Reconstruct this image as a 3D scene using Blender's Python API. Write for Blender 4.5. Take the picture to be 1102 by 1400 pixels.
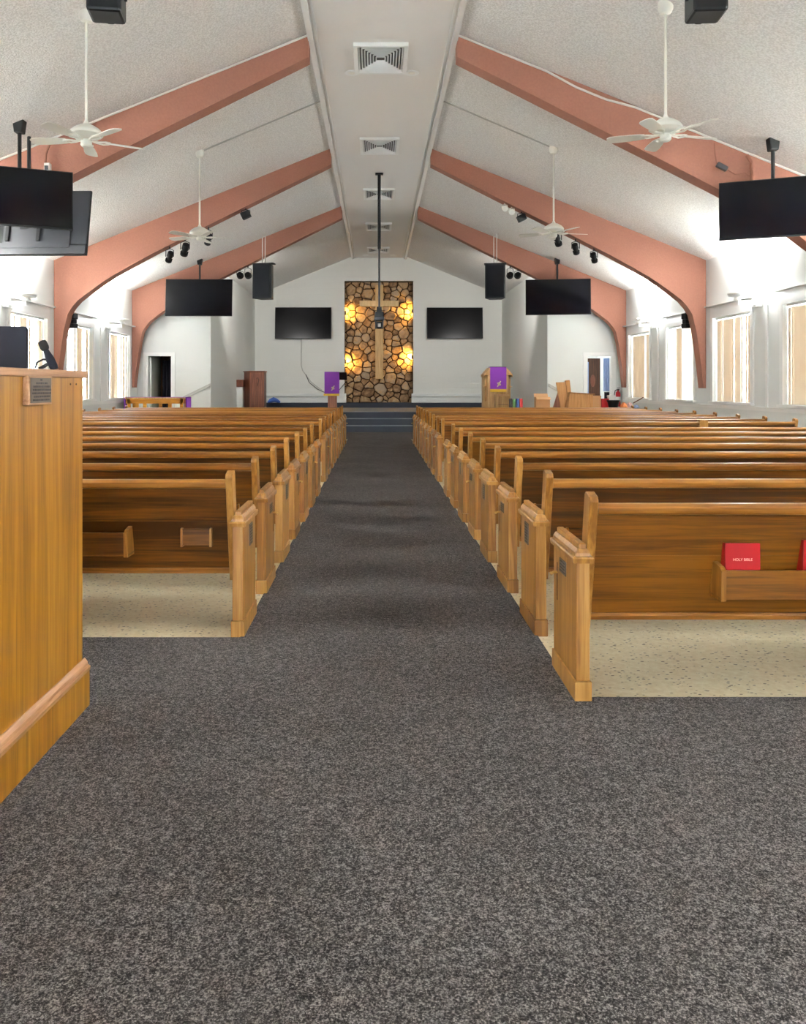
import bpy, bmesh, math, random
from mathutils import Vector, Matrix
R = math.radians
random.seed(7)
for o in list(bpy.data.objects): bpy.data.objects.remove(o)
S = bpy.context.scene
C = S.collection

# ------------------------------------------------------------------ camera
F, CX, CY, HC = 1110.0, 515.0, 527.0, 1.30
cam = bpy.data.cameras.new('camera'); camo = bpy.data.objects.new('camera', cam); C.objects.link(camo)
camo.location = (0, 0, HC); camo.rotation_euler = (R(90), 0, 0)
cam.sensor_fit = 'VERTICAL'; cam.sensor_height = 36; cam.lens = 36 * F / 1400
cam.shift_x = (551 - CX) / 1400; cam.shift_y = -(700 - CY) / 1400
cam.clip_start = .05; cam.clip_end = 200
S.camera = camo
def at(px, py, d):            # a point of the room seen at a photo pixel, d metres down the aisle
    return Vector(((px - CX) * d / F, d, HC - (py - CY) * d / F))

# ------------------------------------------------------------------ world, exposure
S.view_settings.view_transform = 'Standard'; S.view_settings.look = 'None'
S.view_settings.gamma = 1; S.view_settings.use_curve_mapping = False
S.view_settings.exposure = 2.3
W = bpy.data.worlds.new('sky'); S.world = W; W.use_nodes = True
bg = W.node_tree.nodes['Background']; bg.inputs[0].default_value = (.86, .94, 1, 1); bg.inputs[1].default_value = 6

UPLIGHT, GLOW, NICHE, STAGE = 400, 10, 10, 68
BAYS = (1.4, 1.4, 1.15, .8, .42)

# ------------------------------------------------------------------ helpers
def lin(r, g, b):
    f = lambda c: (c / 255 / 12.92) if c / 255 <= .04045 else ((c / 255 + .055) / 1.055) ** 2.4
    return (f(r), f(g), f(b), 1)
M = {}
def mat(name, col, rough=.6, metal=0, spec=.5, emit=None, es=1):
    m = bpy.data.materials.new(name); m.use_nodes = True
    b = m.node_tree.nodes['Principled BSDF']
    b.inputs['Base Color'].default_value = lin(*col); b.inputs['Roughness'].default_value = rough
    b.inputs['Metallic'].default_value = metal; b.inputs['Specular IOR Level'].default_value = spec
    if emit: b.inputs['Emission Color'].default_value = lin(*emit); b.inputs['Emission Strength'].default_value = es
    M[name] = m; return m
def N(m, t, **kw):
    n = m.node_tree.nodes.new(t)
    for k, v in kw.items(): setattr(n, k, v)
    return n
def L(m, a, b): m.node_tree.links.new(a, b)
def ramp(m, fac, stops):
    r = N(m, 'ShaderNodeValToRGB'); e = r.color_ramp.elements
    while len(e) < len(stops): e.new(.5)
    for i, (p, c) in enumerate(stops): e[i].position = p; e[i].color = c
    L(m, fac, r.inputs[0]); return r.outputs[0]
def coords(m, scale, rnd=True):
    tc = N(m, 'ShaderNodeTexCoord'); mp = N(m, 'ShaderNodeMapping'); mp.inputs['Scale'].default_value = scale
    L(m, tc.outputs['Object'], mp.inputs[0])
    if not rnd: return mp.outputs[0], None
    oi = N(m, 'ShaderNodeObjectInfo'); mu = N(m, 'ShaderNodeMath', operation='MULTIPLY'); mu.inputs[1].default_value = 37.0
    L(m, oi.outputs['Random'], mu.inputs[0])
    ad = N(m, 'ShaderNodeVectorMath', operation='ADD'); L(m, mp.outputs[0], ad.inputs[0]); L(m, mu.outputs[0], ad.inputs[1])
    return ad.outputs[0], oi.outputs['Random']
def bump(m, h, strength, dist=.01):
    b = m.node_tree.nodes['Principled BSDF']; n = N(m, 'ShaderNodeBump'); n.inputs['Strength'].default_value = strength; n.inputs['Distance'].default_value = dist
    L(m, h, n.inputs['Height']); L(m, n.outputs[0], b.inputs['Normal'])
def noise(m, vec, scale, detail=3, rough=.5, dist=0):
    n = N(m, 'ShaderNodeTexNoise'); n.inputs['Scale'].default_value = scale; n.inputs['Detail'].default_value = detail
    n.inputs['Roughness'].default_value = rough; n.inputs['Distortion'].default_value = dist
    L(m, vec, n.inputs['Vector']); return n.outputs['Fac']
def wood(name, dark, midc, light, axis='X', rough=.36, grain=1.0, vary=.25):
    m = mat(name, midc, rough); b = m.node_tree.nodes['Principled BSDF']
    sc = {'X': (.8, 18, 18), 'Y': (18, .8, 18), 'Z': (18, 18, .8)}[axis]
    v, rnd = coords(m, tuple(s * grain for s in sc))
    n1 = noise(m, v, 1.6, 4, .55, .9); n2 = noise(m, v, 7, 3, .6)
    mx = N(m, 'ShaderNodeMath', operation='MULTIPLY_ADD'); L(m, n2, mx.inputs[0]); mx.inputs[1].default_value = .35; L(m, n1, mx.inputs[2])
    ce = N(m, 'ShaderNodeMath', operation='SUBTRACT'); L(m, rnd, ce.inputs[0]); ce.inputs[1].default_value = .5
    ad = N(m, 'ShaderNodeMath', operation='MULTIPLY_ADD'); L(m, ce.outputs[0], ad.inputs[0]); ad.inputs[1].default_value = vary
    L(m, mx.outputs[0], ad.inputs[2])
    col = ramp(m, ad.outputs[0], [(.50, lin(*dark)), (.67, lin(*midc)), (.86, lin(*light))])
    L(m, col, b.inputs['Base Color']); bump(m, n2, .06, .004)
    return m

# ------------------------------------------------------------------ materials
wood('pew_wood', (62, 32, 3), (92, 51, 6), (118, 71, 12), 'X', .34, 1, .3)
wood('pew_end_wood', (124, 78, 24), (152, 102, 40), (172, 124, 60), 'Z', .36)
wood('pew_trim_wood', (104, 60, 14), (132, 82, 26), (154, 102, 42), 'X', .3)
wood('booth_wood', (122, 76, 12), (150, 98, 20), (172, 120, 38), 'Z', .38, .55, .1)
wood('booth_top_wood', (128, 84, 50), (158, 112, 74), (180, 136, 98), 'Y', .4)
wood('pulpit_red_wood', (104, 56, 36), (134, 78, 54), (154, 98, 72), 'Z', .4)
wood('oak_wood', (172, 126, 70), (200, 156, 100), (220, 182, 128), 'Z', .45)
wood('honey_wood', (188, 114, 22), (214, 140, 36), (232, 166, 60), 'X', .4)
wood('chair_wood', (150, 96, 46), (180, 124, 66), (200, 146, 86), 'Z', .4)
wood('cross_wood', (186, 148, 92), (206, 170, 112), (224, 190, 136), 'Z', .5)
wood('door_wood', (70, 40, 22), (92, 56, 34), (110, 70, 44), 'Z', .4)
mat('white_paint', (226, 226, 220), .5); mat('trim_white', (240, 240, 236), .4)
mat('black_metal', (13, 13, 14), .5, 0, .35); mat('black_plastic', (9, 9, 10), .4, 0, .3); mat('dark_grey_plastic', (52, 52, 56), .4)
mat('screen', (5, 5, 9), .16, 0, .25); mat('navy_plastic', (14, 12, 26), .55, 0, .25); mat('speaker_grille', (16, 17, 22), .8, 0, .2)
mat('fan_white', (232, 230, 218), .35); mat('fan_blade', (222, 220, 208), .4); mat('chrome', (205, 205, 208), .2, 1)
mat('brass', (214, 178, 110), .3, 1); mat('bronze', (96, 84, 74), .45, .6); mat('bronze_letter', (40, 34, 30), .5)
mat('dark_slot', (60, 26, 10), .6); mat('purple_cloth', (142, 62, 178), .8); mat('gold_fringe', (232, 190, 58), .7); mat('cream_emblem', (240, 224, 190), .7)
mat('red_cover', (158, 8, 14), .35); mat('page', (236, 216, 186), .8); mat('gold_letter', (240, 190, 170), .5)
mat('cardboard', (196, 150, 104), .8); mat('red_plastic', (204, 36, 40), .4); mat('blue_plastic', (60, 96, 170), .5); mat('green_plastic', (80, 130, 70), .6)
mat('orange_cloth', (240, 150, 90), .8); mat('pink_cloth', (240, 200, 196), .8); mat('blue_cloth', (176, 196, 236), .8); mat('dark_cloth', (34, 30, 42), .85)
mat('brown_cloth', (110, 72, 34), .85); mat('cable_white', (224, 220, 212), .5); mat('cable_brown', (134, 84, 62), .6); mat('cable_black', (30, 30, 34), .5)
mat('foam_black', (30, 22, 18), .9); mat('step_dark', (54, 58, 68), .9); mat('mortar', (66, 42, 26), .95); mat('nosing', (128, 130, 134), .6)
mat('vent_dark', (100, 98, 95), .8); mat('extinguisher_red', (196, 24, 36), .3); mat('duct_grey', (186, 184, 176), .5)
mat('lamp_glow', (255, 250, 240), .5, emit=(255, 248, 235), es=14); mat('lamp_glow_warm', (255, 200, 90), .5, emit=(255, 176, 60), es=3)
mat('clear_light', (240, 236, 226), .5)

def plaster(name, col, scale, strength, col2=None, rough=.8):
    m = mat(name, col, rough); v, _ = coords(m, (1, 1, 1), False)
    n = noise(m, v, scale, 2, .6); bump(m, n, strength, .02)
    if col2:
        n2 = noise(m, v, scale * .8, 2, .6)
        L(m, ramp(m, n2, [(.4, lin(*col2)), (.6, lin(*col))]), m.node_tree.nodes['Principled BSDF'].inputs['Base Color'])
plaster('popcorn', (242, 240, 235), 56, .9, (222, 219, 213))
plaster('soffit_paint', (234, 231, 225), 60, .12)
plaster('wall_paint', (230, 232, 228), 30, .05)
plaster('wing_paint', (226, 228, 223), 30, .05)
plaster('terracotta', (158, 106, 86), 40, .12, (152, 102, 83), .8)

m = mat('painted_brick', (222, 222, 215), .95, 0, .15); v, _ = coords(m, (1, 1, 1), False)
sx = N(m, 'ShaderNodeSeparateXYZ'); L(m, v, sx.inputs[0]); cx_ = N(m, 'ShaderNodeCombineXYZ'); L(m, sx.outputs[0], cx_.inputs[0]); L(m, sx.outputs[2], cx_.inputs[1])
bt = N(m, 'ShaderNodeTexBrick'); bt.inputs['Scale'].default_value = 1; bt.inputs['Brick Width'].default_value = .4; bt.inputs['Row Height'].default_value = .2
bt.inputs['Mortar Size'].default_value = .008; bt.inputs['Color1'].default_value = bt.inputs['Color2'].default_value = (1, 1, 1, 1); bt.inputs['Mortar'].default_value = (0, 0, 0, 1)
L(m, cx_.outputs[0], bt.inputs['Vector']); bump(m, bt.outputs['Color'], .5, .006)

m = mat('carpet', (82, 80, 80), .95, 0, .1); v, _ = coords(m, (1, 1, 1), False); b = m.node_tree.nodes['Principled BSDF']
n1 = noise(m, v, 210, 2, .8); n2 = noise(m, v, 70, 2, .6); n3 = noise(m, v, 1.4, 2, .5)
ad = N(m, 'ShaderNodeMath', operation='MULTIPLY_ADD'); L(m, n2, ad.inputs[0]); ad.inputs[1].default_value = .35; L(m, n1, ad.inputs[2])
ad2 = N(m, 'ShaderNodeMath', operation='MULTIPLY_ADD'); L(m, n3, ad2.inputs[0]); ad2.inputs[1].default_value = .08; L(m, ad.outputs[0], ad2.inputs[2])
L(m, ramp(m, ad2.outputs[0], [(.50, lin(25, 22, 21)), (.70, lin(65, 60, 58)), (.90, lin(142, 134, 130))]), b.inputs['Base Color']); bump(m, n1, .7, .008)

m = mat('speckled_tile', (202, 190, 158), .4); v, _ = coords(m, (1, 1, 1), False); b = m.node_tree.nodes['Principled BSDF']
mp = N(m, 'ShaderNodeMapping'); mp.inputs['Scale'].default_value = (34, 64, 34); mp.inputs['Rotation'].default_value = (0, 0, .5); L(m, v, mp.inputs[0])
vo = N(m, 'ShaderNodeTexVoronoi'); vo.inputs['Scale'].default_value = 1; L(m, mp.outputs[0], vo.inputs['Vector']); n2 = noise(m, v, 30, 3, .6)
sp_ = N(m, 'ShaderNodeSeparateColor'); L(m, vo.outputs['Color'], sp_.inputs[0]); th = N(m, 'ShaderNodeMath', operation='MULTIPLY'); L(m, sp_.outputs[0], th.inputs[0]); th.inputs[1].default_value = .30
lt = N(m, 'ShaderNodeMath', operation='LESS_THAN'); L(m, vo.outputs['Distance'], lt.inputs[0]); L(m, th.outputs[0], lt.inputs[1]); fl = lt.outputs[0]
base = ramp(m, n2, [(.35, lin(232, 216, 176)), (.65, lin(247, 235, 202))])
mx = N(m, 'ShaderNodeMix', data_type='RGBA'); L(m, fl, mx.inputs['Factor']); L(m, base, mx.inputs['A']); mx.inputs['B'].default_value = lin(120, 100, 72); L(m, mx.outputs['Result'], b.inputs['Base Color'])

m = mat('stone', (150, 120, 88), .85); v, rnd = coords(m, (1, 1, 1)); b = m.node_tree.nodes['Principled BSDF']
n1 = noise(m, v, 7, 4, .6, .4); ad = N(m, 'ShaderNodeMath', operation='MULTIPLY_ADD'); L(m, rnd, ad.inputs[0]); ad.inputs[1].default_value = .5; L(m, n1, ad.inputs[2])
L(m, ramp(m, ad.outputs[0], [(.4, lin(112, 84, 58)), (.65, lin(156, 124, 90)), (.85, lin(182, 150, 110)), (1, lin(164, 146, 124))]), b.inputs['Base Color']); bump(m, n1, .8, .05)

m = bpy.data.materials.new('blind_fabric'); m.use_nodes = True; M['blind_fabric'] = m; nt = m.node_tree; nt.nodes.clear()
o_ = N(m, 'ShaderNodeOutputMaterial'); d_ = N(m, 'ShaderNodeBsdfDiffuse'); t_ = N(m, 'ShaderNodeBsdfTranslucent'); x_ = N(m, 'ShaderNodeMixShader')
d_.inputs[0].default_value = lin(232, 216, 194); t_.inputs[0].default_value = lin(234, 216, 192); x_.inputs[0].default_value = .13
L(m, d_.outputs[0], x_.inputs[1]); L(m, t_.outputs[0], x_.inputs[2]); L(m, x_.outputs[0], o_.inputs[0])
m = bpy.data.materials.new('window_glass'); m.use_nodes = True; M['window_glass'] = m; nt = m.node_tree; nt.nodes.clear()
o_ = N(m, 'ShaderNodeOutputMaterial'); d_ = N(m, 'ShaderNodeBsdfTransparent'); t_ = N(m, 'ShaderNodeBsdfGlossy'); x_ = N(m, 'ShaderNodeMixShader')
d_.inputs[0].default_value = (.9, .93, .95, 1); t_.inputs['Roughness'].default_value = .05; x_.inputs[0].default_value = .06
L(m, d_.outputs[0], x_.inputs[1]); L(m, t_.outputs[0], x_.inputs[2]); L(m, x_.outputs[0], o_.inputs[0])

# ------------------------------------------------------------------ mesh builder
class MB:
    def __init__(s): s.v = []; s.f = []
    def add(s, vs, fs):
        k = len(s.v); s.v += [tuple(p) for p in vs]; s.f += [tuple(i + k for i in f) for f in fs]; return s
    def box(s, x0, x1, y0, y1, z0, z1, mtx=None):
        if x0 > x1: x0, x1 = x1, x0
        vs = [Vector((x, y, z)) for z in (z0, z1) for y in (y0, y1) for x in (x0, x1)]
        if mtx: vs = [mtx @ p for p in vs]
        return s.add(vs, [(0, 2, 3, 1), (4, 5, 7, 6), (0, 1, 5, 4), (2, 6, 7, 3), (0, 4, 6, 2), (1, 3, 7, 5)])
    def prism(s, poly, axis, a, b, mtx=None):       # poly in the two other axes (cyclic order), extruded a..b
        n = len(poly); vs = []
        for t in (a, b):
            for (p, q) in poly:
                vs.append(Vector({'X': (t, p, q), 'Y': (p, t, q), 'Z': (p, q, t)}[axis]))
        if mtx: vs = [mtx @ p for p in vs]
        return s.add(vs, [tuple(range(n))[::-1], tuple(range(n, 2 * n))] + [(i, (i + 1) % n, n + (i + 1) % n, n + i) for i in range(n)])
    def loft(s, rings):
        n = len(rings[0]); vs = [p for r in rings for p in r]; fs = [tuple(range(n))[::-1], tuple(range((len(rings) - 1) * n, len(rings) * n))]
        for k in range(len(rings) - 1):
            for i in range(n): fs.append((k * n + i, k * n + (i + 1) % n, (k + 1) * n + (i + 1) % n, (k + 1) * n + i))
        return s.add(vs, fs)
    def lathe(s, prof, n=20, mtx=None):             # prof: (radius, z) bottom to top
        rings = []
        for r, z in prof:
            ring = [Vector((r * math.cos(2 * math.pi * i / n), r * math.sin(2 * math.pi * i / n), z)) for i in range(n)]
            rings.append([mtx @ p for p in ring] if mtx else ring)
        return s.loft(rings)
    def tube(s, pts, r, n=8):
        pts = [Vector(p) for p in pts]; rings = []; up = None
        for i, p in enumerate(pts):
            t = (pts[min(i + 1, len(pts) - 1)] - pts[max(i - 1, 0)]).normalized()
            if up is None: up = t.cross(Vector((0, 0, 1)) if abs(t.z) < .9 else Vector((1, 0, 0))).normalized()
            else: up = (up - t * up.dot(t)).normalized()
            w = t.cross(up); rr = r[i] if isinstance(r, (list, tuple)) else r
            rings.append([p + (up * math.cos(2 * math.pi * k / n) + w * math.sin(2 * math.pi * k / n)) * rr for k in range(n)])
        return s.loft(rings)
    def mesh(s, name, m, smooth=False):
        me = bpy.data.meshes.new(name); me.from_pydata(s.v, [], s.f); me.update()
        bm = bmesh.new(); bm.from_mesh(me); bmesh.ops.recalc_face_normals(bm, faces=bm.faces); bm.to_mesh(me); bm.free()
        me.materials.append(M[m])
        if smooth: me.polygons.foreach_set('use_smooth', [True] * len(me.polygons)); me.set_sharp_from_angle(angle=R(38))
        return me
    def obj(s, name, m, parent=None, smooth=False, bevel=0):
        return link(name, s.mesh(name, m, smooth), parent, bevel)
def link(name, me, parent=None, bevel=0, loc=None):
    o = bpy.data.objects.new(name, me); C.objects.link(o)
    if parent: o.parent = parent
    if loc is not None: o.location = loc
    if bevel:
        b = o.modifiers.new('bevel', 'BEVEL'); b.width = bevel; b.segments = 2; b.limit_method = 'ANGLE'
    return o
def tag(o, label, cat, group=None):
    o['label'] = label; o['category'] = cat
    if group: o['group'] = group
    return o
def thing(name, label, cat, loc=(0, 0, 0), rz=0, group=None):
    o = bpy.data.objects.new(name, None); C.objects.link(o); o.location = loc; o.rotation_euler = (0, 0, rz); o.empty_display_size = .1
    return tag(o, label, cat, group)
def struct(o, label, cat):
    o['kind'] = 'structure'; return tag(o, label, cat)
def box(*a): return MB().box(*a)
def lamp(name, kind, loc, power, col=(1, 1, 1), parent=None, size=.1, rot=(0, 0, 0), **kw):
    l = bpy.data.lights.new(name, kind); l.energy = power; l.color = col
    if kind == 'AREA': l.size = size
    else: l.shadow_soft_size = size
    for k, v in kw.items(): setattr(l, k, v)
    o = bpy.data.objects.new(name, l); C.objects.link(o); o.location = loc; o.rotation_euler = rot
    if parent: o.parent = parent
    return o
ORD = ['first', 'second', 'third', 'fourth', 'fifth', 'sixth', 'seventh', 'eighth', 'ninth', 'tenth', 'eleventh', 'twelfth', 'thirteenth', 'fourteenth', 'fifteenth', 'sixteenth', 'seventeenth', 'eighteenth', 'nineteenth', 'twentieth']

# ------------------------------------------------------------------ room dimensions
XL, XR, EAVE = -5.95, 6.07, 3.60
SL, SR, SZ = -.80, .955, 5.68                      # flat strip along the ridge
MID = .06
BENTS = [.35, 5.20, 10.06, 14.94, 19.72]
BT = .24
YB, YW, YS = -4.4, 20.16, 27.5                      # entrance wall, wing walls, stage wall
AL, AR = -4.12, 4.24                                # stage alcove sides
def ceil_z(x): return SZ - (SZ - EAVE) * ((SL - x) / (SL - XL) if x < MID else (x - SR) / (XR - SR))

# ------------------------------------------------------------------ floor
AISL, AISR = -.69, .82
struct(box(XL - .2, XR + .2, YB - .2, YS + .2, -.2, 0).obj('floor', 'speckled_tile'), 'beige speckled vinyl tile floor under the pews', 'floor')
cb = MB().box(AISL - .012, AISR + .012, YB, 22.5, 0, .007).box(XL, AISL - .012, YB, 4.17, 0, .007).box(AISR + .012, XR, YB, 3.37, 0, .007).box(AL, AISL - .012, 19.6, 22.5, 0, .007).box(AISR + .012, AR, 19.6, 22.5, 0, .007)
struct(cb.obj('floor_carpet', 'carpet'), 'dark grey speckled carpet along the aisle and entrance', 'carpet')
pf = struct(box(AL, AR, 23.22, YS, 0, .55).obj('floor_platform', 'step_dark'), 'raised carpeted stage platform at the end of the aisle', 'stage')
for i in range(3):
    y = 22.52 + i * .33; z = .183 * (i + 1)
    st = MB().box(-1.55, 1.75, y, 23.3, z - .183, z - .012).obj('step', 'step_dark', pf)
    MB().box(-1.55, 1.75, y - .015, 23.3, z - .012, z + .003).obj('tread', 'nosing', st)
MB().box(AL, AR, 27.18, YS, .55, .72).obj('back_riser', 'step_dark', pf)
MB().box(AL, AR, 23.2, 27.18, .55, .556).obj('platform_carpet', 'nosing', pf)

# ------------------------------------------------------------------ side walls, windows
WZ0, WZ1 = 1.02, 2.51
wins = []
for b in [-4.51] + BENTS[:4]:
    wins += [(b + .56, b + 2.03), (b + 3.08, b + 4.55)]
def side_wall(name, x, s, label):                   # s = +1 right wall: body goes outwards
    mb = MB(); x1 = x + s * .22
    mb.box(x, x1, YB, YW + 2.4, 0, WZ0); mb.box(x, x1, YB, YW + 2.4, WZ1, EAVE + .1)
    ys = [YB] + [t for w in wins for t in w] + [YW + 2.4]
    for i in range(0, len(ys), 2): mb.box(x, x1, ys[i], ys[i + 1], WZ0, WZ1)
    return struct(mb.obj(name, 'wall_paint'), label, 'wall')
wl = side_wall('wall_left', XL, -1, 'white side wall with tall windows on the left')
wr = side_wall('wall_right', XR, 1, 'white side wall with tall windows on the right')
wn = 0
slat_me = box(-.0415, .0415, -.002, .002, -.72, .72).mesh('slat', 'blind_fabric')
for s, x, w, side in ((-1, XL, wl, 'left'), (1, XR, wr, 'right')):
    for k, b in enumerate([-4.51] + BENTS[:4]):
        for j in range(2):
            y0, y1 = wins[2 * k + j]; wn += 1
            wo = thing('window_%d' % wn, '%s wall window, %s counted from the entrance end' % (side, ORD[2 * k + j]), 'window', (x, (y0 + y1) / 2, WZ0)); wo['kind'] = 'structure'
            h = WZ1 - WZ0; hw = (y1 - y0) / 2; xa, xb = s * .12, s * .17
            MB().box(xa, xb, -hw, hw, 0, .05).box(xa, xb, -hw, hw, h - .05, h).box(xa, xb, -hw, -hw + .05, 0, h).box(xa, xb, hw - .05, hw, 0, h).obj('frame', 'trim_white', wo)
            for i in range(1, 4): box(s * .13, s * .16, -hw + 2 * hw * i / 4 - .012, -hw + 2 * hw * i / 4 + .012, .05, h - .05).obj('muntin', 'trim_white', wo)
            for i in range(1, 6): box(s * .132, s * .158, -hw, hw, h * i / 6 - .011, h * i / 6 + .011).obj('muntin', 'trim_white', wo)
            box(s * .142, s * .148, -hw + .03, hw - .03, .03, h - .03).obj('pane', 'window_glass', wo)
            # timber board above the window with a ledge, casings, sill
            MB().box(-s * .03, 0, -hw - .09, hw + .09, h, h + .2).obj('header_board', 'trim_white', wo)
            MB().box(-s * .12, 0, -hw - .14, hw + .14, h + .2, h + .225).obj('ledge', 'trim_white', wo)
            for q in (-1, 1): box(-s * .03, 0, q * hw, q * (hw + .09), -.02, h).obj('casing', 'trim_white', wo) if q > 0 else box(-s * .03, 0, -hw - .09, -hw, -.02, h).obj('casing', 'trim_white', wo)
            MB().box(-s * .07, s * .12, -hw - .1, hw + .1, -.045, -.005).obj('sill', 'trim_white', wo)
            # vertical blind
            opening = (side == 'right' and k == 4 and j == 0)
            bl = thing('vertical_blind', 'beige vertical blind %s in the %s window of the %s wall' % ('half open' if opening else 'closed', ORD[2 * k + j], side), 'blind', (x + s * .055, (y0 + y1) / 2, WZ0 + h / 2), 0, 'vertical blinds')
            box(-.02, .02, -hw + .01, hw - .01, h / 2 - .035, h / 2 - .003).obj('headrail', 'trim_white', bl)
            n = 17
            for i in range(n):
                o = link('slat', slat_me, bl, 0, (0, -hw + .05 + (2 * hw - .1) * i / (n - 1), -.03))
                a = 90 + random.uniform(-10, 8)
                if opening and (i < 8 or i > 13): a = 12 + random.uniform(-8, 8)
                elif side == 'left': a = 92 + random.uniform(-20, 32)
                elif random.random() < .06: a = 125
                o.rotation_euler = (0, 0, R(-a if s > 0 else a))
    # continuous rail under the sills, pilaster strips between paired windows
    t = 1 if s < 0 else 2
    mb = MB().box(x - s * .035, x, YB, YW, .9, .96)
    struct(mb.obj('trim_%d' % t, 'trim_white'), 'white chair rail under the %s windows' % side, 'trim')
    for k, b in enumerate([-4.51] + BENTS[:4]):
        t += 2
        yc = b + 2.55
        struct(box(x - s * .02, x, yc - .03, yc + .03, .96, 2.55).obj('trim_%d' % t, 'trim_white'), 'narrow white batten on the %s wall in the %s bay from the entrance' % (side, ORD[k]), 'trim')
    struct(box(x - s * .02, x, YB, YW, 0, .1).obj('baseboard_' + side, 'trim_white'), 'white baseboard along the %s wall' % side, 'baseboard')

# ------------------------------------------------------------------ ceiling
cl = MB().prism([(XL - .2, ceil_z(XL) - .08), (SL, SZ), (SL, SZ + .15), (XL - .2, EAVE + .15)], 'Y', YB, YS + .2)
struct(cl.obj('ceiling_left', 'popcorn'), 'sloping textured white ceiling on the left', 'ceiling')
cl = MB().prism([(SR, SZ), (XR + .2, ceil_z(XR) - .08), (XR + .2, EAVE + .15), (SR, SZ + .15)], 'Y', YB, YS + .2)
struct(cl.obj('ceiling_right', 'popcorn'), 'sloping textured white ceiling on the right', 'ceiling')
struct(box(SL - .02, SR + .02, YB, YS + .2, SZ - .06, SZ + .15).obj('ceiling_soffit', 'soffit_paint'), 'flat white ceiling strip along the ridge', 'ceiling')
for i, (x, lab) in enumerate(((SL, 'left'), (SR, 'right'))):
    s = -1 if i == 0 else 1
    mb = MB().box(x - s * .02 if s < 0 else x + s * .05, x + s * .05 if s < 0 else x - s * .02, YB, YS, SZ - .11, SZ - .02).box(x - s * .06 - .012, x - s * .06 + .012, YB, YS, SZ - .08, SZ - .05)
    struct(mb.obj('trim_%d' % (20 + i), 'trim_white'), 'white moulding on the %s edge of the ridge strip' % lab, 'trim')

# ------------------------------------------------------------------ arch beams
def beam_profile():
    inner = [(5.955, 1.25), (5.91, 1.68), (5.82, 2.31), (5.75, 2.61), (5.67, 2.74), (5.56, 2.864), (5.385, 3.0), (5.15, 3.17), (4.92, 3.32), (4.62, 3.49), (4.2, 3.72), (3.4, 4.13), (2.4, 4.63), (.9, 5.37)]
    top = [(.9, 5.70), (6.0, 3.62)]
    return inner + top + [(6.0, 1.25)]
bp = beam_profile()
for i, y in enumerate(BENTS):
    for s in (-1, 1):
        q = MID - SL + .045 if s < 0 else SR + .045 - MID
        poly = [(MID + s * (q if p == .9 else p), z) for p, z in bp]
        o = MB().prism(poly, 'Y', y, y + BT).obj('arch_beam', 'terracotta')
        nm = ['nearest the entrance wall', 'second from the entrance wall', 'with the large hanging screen, nearest in view', 'above the ceiling fan, middle of the three in view', 'farthest, at the wing wall'][i]
        tag(o, 'terracotta curved arch beam on the %s, %s' % ('left' if s < 0 else 'right', nm), 'beam', 'terracotta arch beams')

# ------------------------------------------------------------------ entrance wall, wing walls with doors, stage walls
GX, GZ = 2.0, 2.4  # unseen glazed opening, added so sky light reaches the near pews and carpet
struct(MB().box(XL - .2, -GX, YB - .2, YB, 0, 6).box(GX, XR + .2, YB - .2, YB, 0, 6).box(-GX, GX, YB - .2, YB, GZ, 6).obj('wall_entrance', 'wall_paint'), 'white entrance wall behind the last pews', 'wall')
ed = thing('door_3', 'glazed doors added in the unseen entrance wall to light the near pews', 'door', (0, YB - .1, 0)); ed['kind'] = 'structure'
for i in range(4):
    x0, x1 = -GX + i * GX / 2, -GX + (i + 1) * GX / 2
    MB().box(x0, x0 + .05, -.03, .03, 0, GZ).box(x1 - .05, x1, -.03, .03, 0, GZ).box(x0 + .05, x1 - .05, -.03, .03, 0, .15).box(x0 + .05, x1 - .05, -.03, .03, GZ - .06, GZ).obj('frame', 'trim_white', ed)
    box(x0 + .04, x1 - .04, -.004, .004, .14, GZ - .05).obj('pane', 'window_glass', ed)
def gable(x0, x1):                                  # top outline following the ceiling between x0 and x1
    pts = [(x0, ceil_z(x0) if not SL < x0 < SR else SZ)]
    for k in (SL, SR):
        if x0 < k < x1: pts.append((k, SZ))
    return pts + [(x1, ceil_z(x1) if not SL < x1 < SR else SZ)]
doors = {}
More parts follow.
